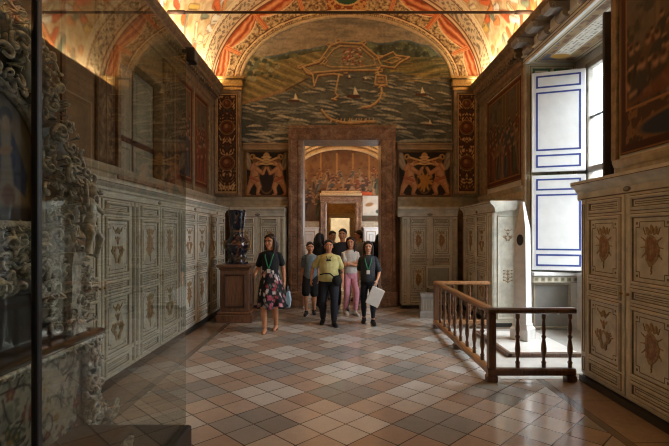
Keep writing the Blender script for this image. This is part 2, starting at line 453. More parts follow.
# painted barrel vault
def vault_paint(c, th, y):
    s = th*2.62; U, V = s, y
    n1 = fbm(U, V, 1.6, 2); n2 = fbm(U, V, 5, 5); n3 = fbm(U, V, 14, 8, 3)
    # field: figures and cartouches over a warm cream ground
    base = c.ramp(n1*0.6+n2*0.4, [(0.25, (168, 118, 70)), (0.42, (212, 172, 116)), (0.55, (234, 210, 164)), (0.7, (206, 150, 94)), (0.85, (180, 180, 152))])
    c.blend(base, 1.0)
    rr = random.Random(5)
    for k in range(420):                                   # drapery, limbs and leaves
        u = rr.uniform(0.1, 8.1); v = rr.uniform(4.2, 9.5); a = rr.uniform(0, PI); L = rr.uniform(0.12, 0.42)
        col = rr.choice([(214, 104, 50), (228, 144, 80), (240, 224, 190), (232, 206, 162), (128, 138, 112), (240, 226, 196), (244, 232, 206), (186, 92, 50), (210, 174, 90)])
        q = (u+L*math.cos(a), v+L*math.sin(a)); m2 = np.abs(U-u) < 1.0
        sub = Canvas(U[m2], V[m2]); sub.c = c.c[m2]
        ra, rb = rr.uniform(0.04, 0.12), rr.uniform(0.015, 0.06); sub.cap((u, v), q, ra+0.018, rb+0.014, (120, 70, 38), 0.02, 0.75); sub.cap((u, v), q, ra, rb, col, 0.015, 0.9, shade=tuple(min(255, int(x*1.2)) for x in col))
        sub.cap((u-0.05, v), (q[0]-0.05, q[1]), 0.012, 0.006, (92, 48, 24), 0.012, 0.7)
        c.c[m2] = sub.c
    for yy in (4.3, 6.7):                                   # cream picture frames on the crown and haunches
        for uu in (1.2, 3.1, 5.1, 7.0):
            c.rframe(uu-0.72, uu+0.72, yy-0.75, yy+0.75, 0.05, (238, 212, 160), 0.02)
            c.rframe(uu-0.62, uu+0.62, yy-0.65, yy+0.65, 0.02, (140, 84, 40), 0.02)
    # gilded foot band
    foot = np.minimum(s, 8.23-s)
    c.fill((236, 196, 128), np.clip((0.16-foot)/0.02, 0, 1)*0.8)
    # transverse ribs with small grey scroll pattern
    def rib(y0, y1):
        w = (y1-y0); t = (y-y0)/w
        m2 = ((t > 0) & (t < 1))*1.0
        c.fill((232, 206, 160), m2)
        sc = np.sin(s*26+3*np.sin(s*9)+5*n3)*np.sin(t*17+2*np.sin(s*13))
        patt = (np.abs(t-0.5) < 0.27)*np.clip((sc-0.05)*5, 0, 1)*(n3 > 0.36)
        c.fill((128, 104, 76), patt*0.85)
        for e in (0.17, 0.83): c.fill((150, 104, 58), (np.abs(t-e) < 0.035)*1.0)
        for e in (0.03, 0.97): c.fill((248, 226, 180), (np.abs(t-e) < 0.06)*1.0)
        c.fill((140, 88, 44), ((np.abs(t-0.115) < 0.02)*(np.sin(s*60) > 0))*0.7)
    rib(9.62, 10.40); rib(3.4, 4.1); rib(-1.2, -0.5)
    c.fill((150, 92, 48), np.clip((y-10.40)/0.01, 0, 1)); c.fill((246, 222, 176), (np.abs(y-9.56) < 0.03)*1.0)
    c.grain(0.18, 20, 4)
def vault(name, y0, y1, nth, ys, fn, zc=ZC, kind=True):
    th = np.linspace(0, PI, nth)
    T, Y = np.meshgrid(th, ys); t = T.ravel(); y = Y.ravel()
    P = np.stack([XC - VA*np.cos(t), y, zc - 0.03 + VB*np.sin(t)], 1)
    c = Canvas(t*2.62, y); fn(c, t, y)
    me = grid_mesh(name, P, len(ys), nth, c.c, VAULTMAT, back=(0, 0, 0.3))
    me.flip_normals()
    o = link(name, me); struct(o); return o
ys = np.concatenate([np.linspace(YB-0.1, 5.0, 50), np.linspace(5.0, YF+0.02, 270)[1:]])
vault('ceiling', YB, YF, 400, ys, vault_paint)

# cornices (with small dentils) along the side walls, resting on top of the walls' painted zone
def cornice_profile():
    return [(0, 4.52), (0.03, 4.52), (0.04, 4.57), (0.075, 4.60), (0.075, 4.70), (0.11, 4.72), (0.12, 4.78), (0.19, 4.83), (0.20, 4.90), (0.25, 4.94), (0.27, 5.0), (0.27, 5.02), (0, 5.02)]
f = MB()
f.prism([(XL-0.01+a, z) for a, z in cornice_profile()], 'y', YB, YF)
for k in range(110): f.box(XL+0.11, XL+0.165, YB+0.12*k, YB+0.12*k+0.06, 4.735, 4.79)
struct(f.build('trim_1', CORN))
f = MB()
for y0, y1 in ((YB, 5.2), (7.95, YF)):
    f.prism([(XR+0.01-a, z) for a, z in cornice_profile()], 'y', y0, y1)
    for k in range(int((y1-y0)/0.12)): f.box(XR-0.165, XR-0.11, y0+0.12*k, y0+0.12*k+0.06, 4.735, 4.79)
f.prism([(XR+0.01-a, z) for a, z in [(0, 4.90), (0.27, 4.90), (0.30, 4.94), (0.32, 5.02), (0, 5.02)]], 'y', 5.2, 7.95)
struct(f.build('trim_2', CORN))
# pale dado band above the cabinets on three walls
def band(mb, axis, a0, a1, w, s):
    prof = [(0, 2.26), (0.05, 2.26), (0.05, 2.30), (0.03, 2.32), (0.03, 2.40), (0.05, 2.42), (0.07, 2.47), (0.07, 2.50), (0, 2.50)]
    mb.prism([(w+s*a, z) for a, z in prof], axis, a0, a1)
f = MB(); band(f, 'y', 4.69, 10.44, XL, 1); struct(f.build('trim_3', STONEBAND))
f = MB(); band(f, 'y', 7.95, 10.44, XR, -1); struct(f.build('trim_4', STONEBAND))
f = MB(); band(f, 'x', XL, -1.16, YF, -1); band(f, 'x', 1.37, XR, YF, -1); struct(f.build('trim_5', STONEBAND))
f = MB(); band(f, 'y', 1.0, 5.30, XR, -1); struct(f.build('trim_6', STONEBAND))

# ------------------------------------------------------------------ far wall: map mural, frame, pilasters, putti
def mural_fn(c, w, h):
    U = c.U - w/2; V = c.V; U0 = c.U; c.U = U
    n1 = fbm(U, V, 1.2, 3); n2 = fbm(U, V, 4, 6); n3 = fbm(U*0.35, V*2.2, 6, 9)
    # sky
    c.blend(c.ramp((V-1.9)/1.1, [(0, (140, 120, 90)), (0.5, (132, 114, 88)), (1, (104, 92, 72))]), 1.0)
    c.fill((160, 134, 104), np.clip((n3-0.5)*6, 0, 1)*0.5*(V > 1.7))
    c.fill((84, 76, 66), np.clip((0.42-n3)*7, 0, 1)*0.5*(V > 1.7))
    # hills
    hill = np.interp(U, [-2.4, -1.9, -1.2, -0.4, 0.1, 0.8, 1.4, 1.9, 2.2, 2.4], [1.75, 2.0, 2.12, 2.28, 2.36, 2.30, 2.40, 2.24, 1.98, 1.8])+0.07*(fbm(U, V*0, 3, 4)-0.5)
    hm = np.clip((hill-V)/0.03, 0, 1)
    c.fill((66, 68, 50), hm); c.fill((104, 100, 62), hm*np.clip((n2-0.5)*5, 0, 1)*0.8); c.fill((42, 48, 38), hm*np.clip((0.42-n1)*7, 0, 1)*0.8)
    c.fill((112, 118, 84), hm*np.clip((fbm(U, V, 9, 12)-0.55)*9, 0, 1)*0.7); c.fill((34, 40, 30), hm*np.clip((0.42-fbm(U, V, 8, 15))*9, 0, 1)*0.7)
    c.fill((86, 96, 96), np.clip((hill-V)/0.02, 0, 1)*np.clip((V-hill+0.07)/0.05, 0, 1)*0.8)
    # left slope and right meadow
    shore = np.interp(U, [-2.4, -2.0, -1.33, -0.87, -0.5, 0.0, 0.8, 1.2, 1.5, 2.4], [0.92, 1.03, 1.26, 1.50, 1.62, 1.66, 1.66, 1.62, 1.54, 1.50])+0.03*np.sin(U*6)
    land = (V > shore) & (U < -0.5) & (V < 2.02-0.1*np.sin(U*3))
    st = np.sin((V*34+U*14+7*n1))
    c.fill((116, 98, 58), land*0.95); c.fill((158, 136, 84), land*np.clip(st-0.2, 0, 1)*0.75); c.fill((70, 62, 40), land*np.clip(-st-0.4, 0, 1)*0.7)
    land = (V > shore) & (U > 1.0) & (V < 1.98)
    st = np.sin(V*28-U*5+6*n1)
    c.fill((112, 98, 56), land*0.8); c.fill((166, 136, 72), land*np.clip(st-0.2, 0, 1)*0.7*(V < 1.72)); c.fill((52, 60, 42), land*np.clip(-st-0.1, 0, 1)*0.8)
    # sea
    sea = np.clip((shore-V)/0.03, 0, 1)
    c.fill((74, 74, 62), sea); c.fill((50, 56, 54), sea*np.clip((0.9-V)/0.9, 0, 1)*0.9)
    rr = random.Random(6)
    c.fill((96, 92, 76), sea*np.clip((n2-0.52)*6, 0, 1)*0.5); c.fill((38, 44, 46), sea*np.clip((0.45-n1)*7, 0, 1)*0.6)
    for k in range(260):
        x = rr.uniform(-2.5, 2.5); y = rr.uniform(0.0, 1.0)*1.62; L = rr.uniform(0.10, 0.30)*(1.25-0.5*y); tilt = rr.uniform(-0.5, 0.2); m = (np.abs(U-x) < L+0.1) & (np.abs(V-y) < 0.22)
        sb = Canvas(U[m], V[m]); sb.c = c.c[m]; keep = sb.c.copy(); lightc = rr.choice([(150, 138, 112), (172, 156, 126), (128, 122, 104), (112, 108, 94)])
        pts = [(x+L*(q/5-0.5)*2, y+L*0.22*(1-((q/5-0.4)*1.8)**2)*0.8+tilt*L*(q/5-0.5)) for q in range(6)]
        sb.line([(a, b-0.030) for a, b in pts], 0.018, (40, 44, 44), 0.04, 0.5)
        for q in range(5): sb.cap(pts[q], pts[q+1], 0.004+(0.026-0.011*y)*math.sin(PI*q/5), 0.004+(0.026-0.011*y)*math.sin(PI*(q+1)/5), lightc, 0.03, 0.75)
        w2 = sea[m][:, None]; c.c[m] = keep*(1-w2)+sb.c*w2
    for k in range(120):                                   # brush strokes of the slopes
        if k % 2: x = rr.uniform(-2.2, -0.8); y = 1.25+rr.random()*0.6; d = (0.34, -0.10-0.1*rr.random())
        else: x = rr.uniform(1.0, 2.2); y = 1.42+rr.random()*0.5; d = (0.36, 0.02)
        if x < 0 or abs(x) < 2.3: c.cap((x, y), (x+d[0], y+d[1]), 0.010, 0.005, rr.choice([(140, 112, 64), (70, 62, 40), (112, 92, 54), (56, 54, 38), (156, 126, 76)]), 0.02, 0.6)
    # trees at the left edge
    rr = random.Random(3)
    for k in range(46):
        x = -2.25+rr.random()*0.75*rr.random(); y = 1.48+rr.random()*0.48; r = rr.uniform(0.03, 0.07)
        c.ell(x, y, r, r*0.85, rr.choice([(92, 92, 66), (128, 122, 88), (58, 60, 44), (74, 76, 52), (142, 134, 98)]), 0, 0.02)
    # strip of beach and a bank on the left
    c.line([(-2.4, 0.93), (-2.0, 1.03), (-1.33, 1.26)], 0.035, (142, 104, 66), 0.04, 0.8); c.line([(-1.4, 1.22), (-0.9, 1.48)], 0.02, (74, 54, 38), 0.03)
    # citadel: bastioned walls
    wall = (150, 112, 70); dk = (84, 54, 34); ground = (112, 88, 60)
    def wallline(q, w=0.016, close=False):
        q = list(q)+([q[0]] if close else [])
        c.line([(a, b-0.034) for a, b in q], w*0.9, dk, 0.014, 0.9); c.line(q, w, wall, 0.012); c.line([(a, b+0.012) for a, b in q], w*0.35, (196, 164, 112), 0.008, 0.8)
    pts = [(-1.02, 1.76), (-0.64, 1.87), (-0.37, 2.25), (-0.18, 2.32), (0.35, 2.29), (0.72, 1.98), (0.77, 1.76), (0.72, 1.68), (-0.04, 1.68), (-0.83, 1.62)]
    c.poly(pts, (118, 106, 78), 0.03, 0.75)
    for (a, b) in pts:                                     # pointed bastions at the corners
        dx, dy = a+0.08, (b-1.95)*0.8; L = math.hypot(dx, dy)+1e-6; dx, dy = dx/L, dy/L; nx_, ny_ = -dy, dx
        q = [(a-0.05*dx+0.09*nx_, b-0.05*dy+0.05*ny_), (a+0.10*dx+0.03*nx_, b+0.07*dy+0.02*ny_), (a+0.10*dx-0.03*nx_, b+0.07*dy-0.02*ny_), (a-0.05*dx-0.09*nx_, b-0.05*dy-0.05*ny_)]
        c.poly(q, (132, 112, 78), 0.02); wallline(q, 0.011)
    wallline(pts, 0.018, True)
    for k in range(60): a, b = rr.uniform(-0.5, 0.6), rr.uniform(1.72, 2.22); c.cap((a, b), (a+rr.uniform(-0.12, 0.12), b+rr.uniform(-0.04, 0.06)), 0.007, 0.004, rr.choice([(150, 124, 84), (84, 72, 50), (170, 142, 100), (70, 76, 50)]), 0.012, 0.8)
    wallline([(-0.56, 1.84), (-0.30, 2.16), (-0.14, 2.24), (0.32, 2.21), (0.62, 1.96), (0.66, 1.80), (0.2, 1.74), (-0.4, 1.76)], 0.010, True)
    wallline([(0.72, 1.95), (1.07, 2.10), (1.14, 2.02), (1.45, 1.98), (1.22, 1.86), (1.11, 1.74), (0.80, 1.78)], 0.016, True); wallline([(0.85, 1.88), (1.1, 1.98), (1.25, 1.94), (1.05, 1.84)], 0.009, True)
    wallline([(-1.02, 1.76), (-0.92, 1.62), (-0.78, 1.58), (-0.75, 1.32), (-0.66, 1.56), (-0.3, 1.60), (-0.10, 1.56)], 0.018); wallline([(-0.62, 1.87), (-0.52, 1.98), (-0.44, 1.9), (-0.5, 1.8)], 0.010)
    for k in range(100):
        x = rr.uniform(-0.12, 0.34); y = rr.uniform(1.79, 2.18)
        c.rect(x, x+0.045, y, y+0.028, rr.choice([(128, 66, 46), (146, 82, 58), (96, 52, 40), (176, 146, 112), (82, 64, 50)]), 0.008)
    wallline([(-0.18, 1.56), (-0.22, 1.36), (-0.26, 1.16), (-0.20, 1.08), (-0.30, 1.02)], 0.020); wallline([(-0.34, 1.02), (-0.24, 1.0)], 0.016)
    mole = [(0.72, 1.64), (0.80, 1.34), (0.81, 1.18), (0.77, 1.04), (0.66, 0.92), (0.54, 0.85), (0.35, 0.83)]
    wallline(mole, 0.026)
    c.rect(0.65, 0.93, 1.33, 1.56, (120, 98, 66), 0.02, 0.9); wallline([(0.65, 1.35), (0.93, 1.33), (0.90, 1.55), (0.68, 1.57)], 0.016, True); wallline([(0.73, 1.40), (0.85, 1.40), (0.84, 1.50), (0.74, 1.50)], 0.010, True)
    for k in range(16): x, y = rr.choice(mole); c.cap((x, y), (x+rr.uniform(-0.1, 0.1), y+rr.uniform(-0.1, 0.02)), 0.010, 0.006, (176, 136, 86), 0.012)
    wallline([(-0.57, 0.77), (-0.46, 0.62), (-0.34, 0.55), (-0.1, 0.48), (0.12, 0.46), (0.45, 0.50), (0.65, 0.50)], 0.026)
    for k in range(14): x = rr.uniform(-0.4, 0.6); c.cap((x, 0.49), (x+0.02, 0.57), 0.014, 0.008, (178, 140, 92), 0.012)
    # ships
    for x, y, q in ((0.17, 1.08, 1), (0.42, 1.46, 0.4), (0.05, 1.5, 0.4), (1.72, 1.12, 0.8), (-1.2, 0.98, 0.8), (1.9, 0.42, 0.6)):
        c.cap((x-0.14*q, y), (x+0.12*q, y-0.01), 0.035*q, 0.03*q, (70, 38, 24), 0.015)
        c.poly([(x-0.02*q, y+0.04*q), (x+0.1*q, y+0.04*q), (x+0.02*q, y+0.22*q)], (206, 186, 150), 0.015)
    c.c = np.clip(c.c*np.array([1.45, 1.62, 1.85])[None], 0, 1); c.grain(0.35, 22, 7); c.grain(0.2, 60, 9); c.U = U0
LW, LR = 2.41, 1.52
MZ0 = 3.74; MH = 5.11-MZ0
mural = painted('map_mural', (XC-LW, YF-0.030, MZ0), (1,0,0), (0,0,1), 2*LW, MH+LR, 0.0125, mural_fn, hole=(-1.14, 1.32, 4.11), top=lambda U: MH+LR*np.sqrt(np.clip(1-((U-LW)/LW)**2, 0, 1)))
tag(mural, 'large arched fresco of a walled harbour town and wavy sea above the marble doorway', 'mural')
# spandrel band between mural and vault: textured inner strip, orange festoons outside it
def spandrel():
    nt, nr = 480, 56; th = np.linspace(0, PI, nt); r = np.linspace(0, 1, nr)
    T, R = np.meshgrid(th, r); t = T.ravel(); q = R.ravel()
    x = -(LW+(VA+0.02-LW)*q)*np.cos(t); z = (LR+(VB+0.05-LR)*q)*np.sin(t)
    P = np.stack([XC+x, np.full_like(x, YF-0.026), 5.02+0.09*(1-q)+z], 1)
    c = Canvas(x, z); n = fbm(x, z, 16, 3, 3); n2 = fbm(x, z, 6, 5, 3)
    c.blend(c.ramp(fbm(x, z, 26, 3, 3), [(0.3, (112, 80, 48)), (0.5, (186, 150, 98)), (0.7, (226, 196, 144))]), 1.0)
    wd = np.hypot((VA-LW)*np.cos(t), (VB-LR)*np.sin(t)); qq = q*wd                 # metres from the moulding
    c.fill((128, 78, 38), ((qq < 0.14) & (qq > 0.07) & (np.sin(t*110) > 0.1))*0.85)
    c.fill((240, 210, 156), (np.abs(qq-0.17) < 0.018)*1.0); c.fill((110, 66, 32), (np.abs(qq-0.20) < 0.012)*1.0)
    ph = (t/PI*8) % 1.0; dip = (4*ph*(1-ph))**0.7; vis = wd-0.02
    hang = 0.14+0.26*dip*np.clip((wd-0.5)/0.3, 0.35, 1); tt = (vis-qq)/np.maximum(hang, 0.05)
    sw = (tt > 0) & (tt < 1) & (qq > 0.22)
    fold = 0.5+0.5*np.sin(tt*15+(ph-0.5)*4+n2*4)
    c.blend(c.ramp(fold*0.75+0.25*n2, [(0.1, (160, 68, 32)), (0.45, (214, 112, 56)), (0.8, (234, 156, 98)), (1.0, (248, 208, 160))]), sw*1.0)
    c.fill((248, 218, 166), ((np.abs(tt-0.97) < 0.05) & (qq > 0.21))*0.9)
    knot = (np.minimum(ph, 1-ph) < 0.055) & (qq > 0.24) & (qq < wd-0.03)
    c.fill((222, 112, 52), knot*0.9); c.fill((246, 196, 130), (knot & (np.sin(ph*170) > 0.3))*0.6)
    cr = (np.abs(t-PI/2) < 0.17) & (qq > 0.2)
    c.fill((150, 74, 34), cr*1.0); c.fill((222, 164, 96), (cr & (n > 0.52))*1.0)
    k = np.hypot((t-PI/2)/0.12, (qq-0.48)/0.20); c.fill((228, 184, 112), (k < 1.0)*1.0); c.fill((50, 84, 54), (k < 0.8)*1.0)
    c.fill((250, 226, 180), (qq > wd-0.05)*1.0); c.grain(0.15, 20, 4)
    me = grid_mesh('trim_7', P, nr, nt, c.c, FRESCO, back=(0, 0.024, 0)); me.flip_normals()
    struct(link('trim_7', me))
spandrel()
f = MB()
pts = [(XC-(LW+0.03)*math.cos(PI*k/70), YF-0.04, 5.11+(LR+0.03)*math.sin(PI*k/70)) for k in range(71)]
f.tube(pts, 0.042, 8)
for k in range(160):
    a = PI*(k+0.5)/160; f.ell((XC-(LW+0.105)*math.cos(a), YF-0.03, 5.11+(LR+0.10)*math.sin(a)), (0.019, 0.02, 0.019), 6, 4)
GOLDCREAM = mat('gilded_cream_moulding', (0.62, 0.46, 0.25), 0.5, var=0.25, scale=12)
struct(f.build('trim_8', GOLDCREAM, smooth=True))

def grotesque_fn(seed):
    def fn(c, w, h):
        U0 = c.U; U = np.abs(c.U-w/2); V = c.V; n = fbm(U, V, 11, seed, 3); n2 = fbm(U, V, 26, seed+2, 2)
        c.fill((70, 40, 26), 1.0); c.fill((98, 58, 38), np.clip((n2-0.5)*4, 0, 1)*0.6)
        scroll = np.sin(U*44+5*np.sin(V*11+U*4))*np.sin(V*34+4*np.sin(U*20))+0.9*(n-0.5)*4
        c.fill((176, 130, 78), np.clip((scroll-0.40)*3, 0, 1)*0.85); c.fill((214, 182, 130), np.clip((scroll-0.85)*3, 0, 1)*0.8)
        c.fill((70, 84, 82), np.clip((-0.9-scroll)*3, 0, 1)*0.5)
        for vy, r in ((0.30*h, 0.17), (0.66*h, 0.16), (0.90*h, 0.10)):
            c.ell(w/2, vy, r, r, (78, 34, 20)); c.ring(w/2, vy, r, r, 0.011, (150, 112, 70)); c.ring(w/2, vy, r*0.8, r*0.8, 0.006, (130, 84, 48))
            c.ell(w/2, vy, r*0.6, r*0.55, (120, 68, 42), 0, 0.03); c.ell(w/2-0.02, vy+0.03, r*0.25, r*0.3, (160, 112, 70), 0, 0.02); c.ell(w/2+0.03, vy-0.05, r*0.35, r*0.2, (104, 50, 28), 0, 0.03)
        c.rframe(0, w, 0, h, 0.016, (200, 164, 108)); c.rframe(0.03, w-0.03, 0.03, h-0.03, 0.006, (36, 18, 12))
        c.grain(0.2, 20, 5)
    return fn
def far_pilaster(x0, x1, seed, label):
    t = empty('painted_pilaster', ((x0+x1)/2, YF-0.035, 2.503)); tag(t, label, 'pilaster', 'painted pilasters beside the mural')
    xc = (x0+x1)/2; w = x1-x0
    f = MB(); f.box(-w/2, w/2, -0.10, 0.0, 0, 2.42)
    f.frame(-w/2+0.03, w/2-0.03, 0.04, 2.39, 0.05, -0.10, [(0, 0), (0.1, 0.02), (0.5, 0.03), (0.9, 0.012), (1, 0)])
    f.build('shaft', CORN, t)
    p = painted('painted_field', (-w/2+0.08, -0.104, 0.09), (1,0,0), (0,0,1), w-0.16, 2.25, 0.011, grotesque_fn(seed), parent=t, thick=0.01)
    f = MB()
    for k, (z0, z1, e) in enumerate(((2.42, 2.50, 0.03), (2.50, 2.56, 0.06), (2.56, 2.66, 0.04), (2.66, 2.72, 0.10))):
        f.bbox(-w/2-(e if x0 > 0 else 0.0)-0.0, w/2+(e if x0 < 0 else 0.0), -0.10-e, 0.0, z0, z1, 0.008)
    f.build('capital', GILT, t)
far_pilaster(-2.84, -2.215, 3, 'dark red painted pilaster with gold scrolls and roundels, left end of the far wall')
far_pilaster(2.645, 3.22, 8, 'dark red painted pilaster with gold scrolls and roundels, right end of the far wall')

def putti_fn(w, dragon):
    def fn(c, W, H):
        V = c.V; n = fbm(c.U, V, 8, 4)
        c.fill((34, 24, 18), 1.0); c.fill((52, 36, 26), np.clip((n-0.5)*5, 0, 1)*0.6)
        m = W/2; sk = (172, 116, 76); hi = (214, 164, 116); gold = (178, 132, 72)
        # tiara and crossed keys
        for sg in (-1, 1):
            c.cap((m-sg*0.30*W, 0.66*H), (m+sg*0.30*W, 0.86*H), 0.022, 0.028, gold, 0.012, shade=(222, 186, 128))
            c.ring(m+sg*0.33*W, 0.87*H, 0.05, 0.05, 0.018, gold)
        c.ell(m, 0.78*H, 0.11, 0.10, (150, 110, 66), 0, 0.02); c.ell(m, 0.88*H, 0.075, 0.09, (196, 152, 92), 0, 0.02)
        for k in range(3): c.ring(m, (0.72+0.07*k)*H, 0.11-0.015*k, 0.02, 0.008, (224, 184, 120))
        # shield
        c.ell(m, 0.36*H, 0.16, 0.30, (46, 34, 30) if not dragon else (60, 40, 26), 0, 0.02); c.ring(m, 0.36*H, 0.17, 0.31, 0.012, (110, 78, 46))
        if dragon:
            rr = random.Random(2)
            for k in range(16):
                a = rr.uniform(0, 2*PI); c.cap((m, 0.34*H), (m+0.17*math.cos(a), 0.34*H+0.24*math.sin(a)), 0.04, 0.015, (168, 116, 52), 0.02, shade=(214, 164, 84))
            c.ell(m, 0.34*H, 0.09, 0.14, (186, 130, 60), 0.3, 0.03)
        # two putti, mirrored
        k = 0.9+0.25*(W-1)/0.22*0.5
        for sg in (-1, 1):
            def P(a, b): return (m+sg*(0.27*W+a*k), b*H)
            for q in ((0.13, 0.64, 0.22, 0.90), (0.16, 0.62, 0.25, 0.78)): c.cap(P(q[0], q[1]), P(q[2], q[3]), 0.045, 0.075, (126, 110, 90), 0.02, shade=(178, 160, 132))
            c.cap(P(-0.02, 0.36), P(-0.10, 0.20), 0.085*k, 0.06*k, sk, 0.012, shade=hi); c.cap(P(-0.10, 0.20), P(-0.06, 0.06), 0.056*k, 0.034*k, sk, 0.012, shade=hi); c.cap(P(-0.06, 0.05), P(-0.13, 0.03), 0.032*k, 0.022*k, sk, 0.012)
            c.cap(P(0.07, 0.36), P(0.15, 0.21), 0.085*k, 0.06*k, sk, 0.012, shade=hi); c.cap(P(0.15, 0.21), P(0.20, 0.06), 0.056*k, 0.034*k, sk, 0.012, shade=hi); c.cap(P(0.20, 0.05), P(0.13, 0.03), 0.032*k, 0.022*k, sk, 0.012)
            c.cap(P(0.03, 0.37), P(0.01, 0.58), 0.115*k, 0.10*k, sk, 0.012, shade=hi)
            c.cap(P(-0.05, 0.44), P(0.08, 0.40), 0.012, 0.008, (116, 70, 46), 0.012)
            c.cap(P(-0.04, 0.60), P(-0.20, 0.50), 0.055*k, 0.042*k, sk, 0.012, shade=hi); c.cap(P(-0.20, 0.50), P(-0.27, 0.62), 0.040*k, 0.03*k, sk, 0.012, shade=hi)
            c.cap(P(0.10, 0.60), P(0.02, 0.73), 0.05*k, 0.04*k, sk, 0.012, shade=hi); c.cap(P(0.02, 0.73), P(-0.14, 0.76), 0.038*k, 0.028*k, sk, 0.012)
            c.ell(m+sg*(0.27*W-0.03*k), 0.73*H, 0.075*k, 0.082*k, sk, 0, 0.012); c.ell(m+sg*(0.27*W-0.045*k), 0.73*H, 0.045*k, 0.052*k, hi, 0, 0.03); c.ell(m+sg*(0.27*W+0.005), 0.785*H, 0.08*k, 0.05*k, (122, 82, 46), 0, 0.012)
            c.ell(m+sg*(0.27*W-0.07*k), 0.735*H, 0.010, 0.008, (60, 36, 24)); c.ell(m+sg*(0.27*W-0.02*k), 0.735*H, 0.010, 0.008, (60, 36, 24))
            c.cap(P(0.12, 0.42), P(-0.08, 0.34), 0.035, 0.025, (150, 78, 50), 0.015, shade=(190, 116, 80))
        c.rframe(0, W, 0, H, 0.014, (120, 88, 54)); c.grain(0.15, 20, 5)
    return fn
p = painted('putti_panel', (-2.13, YF-0.034, 2.52), (1,0,0), (0,0,1), 0.97, 1.04, 0.0085, putti_fn(1.0, False), thick=0.03)
tag(p, 'fresco panel of two putti holding a dark shield, left of the marble doorway', 'fresco panel')
p = painted('putti_panel', (1.38, YF-0.034, 2.52), (1,0,0), (0,0,1), 1.22, 1.04, 0.0085, putti_fn(1.2, True), thick=0.03)
tag(p, 'fresco panel of two putti around a golden dragon crest, right of the marble doorway', 'fresco panel')
f = MB()
for x0, x1 in ((-2.19, -1.14), (1.36, 2.63)):
    f.bbox(x0, x1, YF-0.07, YF, 3.58, 3.63, 0.01); f.bbox(x0, x1, YF-0.05, YF, 3.63, 3.70, 0.008); f.bbox(x0, x1, YF-0.085, YF, 3.70, 3.74, 0.01)
struct(f.build('trim_9', mat('tan_moulding', (0.36, 0.25, 0.14), 0.6, var=0.25)))

# marble door surround
def door_surround(name, x0, x1, y, zt, wd, mtl, d0, depth, label):
    t = empty(name, ((x0+x1)/2, y, 0)); tag(t, label, 'door frame'); hw = (x1-x0)/2
    prof = [(0, 0.0), (0, 0.13), (0.10, 0.16), (0.20, 0.16), (0.24, 0.13), (0.62, 0.11), (0.68, 0.13), (0.86, 0.12), (1.0, 0.09), (1.0, -depth-0.045)]
    for sg in (-1, 1):
        f = MB(); f.prism([(sg*(hw+wd-wd*a), -h+0.0) for a, h in prof]+[(sg*(hw+wd*0.0), 0.0) for _ in ()]+[(sg*(hw+wd*0.9), 0.02)], 'z', 0.0, zt)
        f.bbox(*( (hw-0.02, hw+wd+0.03) if sg > 0 else (-hw-wd-0.03, -hw+0.02)), -0.19, 0.0, 0, 0.34, 0.015)
        f.build('jamb', mtl, t)
    f = MB(); f.prism([(-h, zt+wd-wd*a) for a, h in prof]+[(0.02, zt+wd*0.9)], 'x', -hw-wd, hw+wd); f.build('lintel', mtl, t)
    return t
door_surround('marble_door_frame', -0.80, 0.98, YF-0.045, 3.79, 0.33, BRECCIA, 0.1, 0.58, 'tall mottled red brown marble door frame in the far wall')

# ------------------------------------------------------------------ side wall paintings
def story_fn(seed, dark=1.0, border=True, robes=None):
    robes = robes or [(120, 44, 30), (58, 70, 84), (150, 98, 52), (84, 74, 52), (140, 110, 84), (50, 64, 52)]
    def fn(c, w, h):
        rr = random.Random(seed); n = fbm(c.U, c.V, 1.5, seed); n2 = fbm(c.U, c.V, 6, seed+3)
        c.blend(c.ramp(c.V/h*0.7+n*0.3, [(0.1, (70, 50, 32)), (0.45, (96, 74, 50)), (0.7, (110, 96, 76)), (1.0, (84, 82, 80))]), 1.0)
        c.fill((52, 40, 28), np.clip((0.45-n2)*6, 0, 1)*0.7)
        for k in range(3): x = rr.uniform(0.1, 0.9)*w; c.rect(x, x+0.12*w, 0.3*h, 0.95*h, (104, 84, 60), 0.02, 0.8); c.rect(x+0.015*w, x+0.04*w, 0.3*h, 0.95*h, (142, 116, 84), 0.03, 0.6)
        N = max(6, int(5*w))
        for row, (by, sc) in enumerate(((0.42, 0.30), (0.26, 0.40), (0.10, 0.48))):
            for k in range(N):
                c.figure((k+rr.uniform(0.1, 0.9))/N*w, by*h+rr.uniform(-0.04, 0.04)*h, sc*h*rr.uniform(0.75, 1.0)*min(1, w/1.2+0.3), rr.choice(robes), lean=rr.uniform(-0.4, 0.4))
        if border:
            b = 0.09
            c.rframe(0, w, 0, h, b/2, (92, 34, 22)); c.rframe(0, w, 0, h, 0.012, (150, 108, 60)); c.rframe(b, w-b, b, h-b, 0.014, (158, 116, 66))
        c.c *= dark; c.grain(0.2, 14, 6)
    return fn
# right wall, beyond the window bay
p = painted('wall_fresco', (XR-0.024, 9.86, 2.62), (0,-1,0), (0,0,1), 1.86, 1.86, 0.012, story_fn(11, 0.8), thick=0.02)
tag(p, 'tall fresco with standing figures in a red border, between the far corner and the window', 'fresco')
f = MB()
for y0, y1 in ((10.22, 10.36), (9.92, 10.12), (7.90, 7.98)):
    f.bbox(XR-0.05, XR, y0, y1, 2.5, 4.52, 0.01)
struct(f.build('trim_10', CORN))
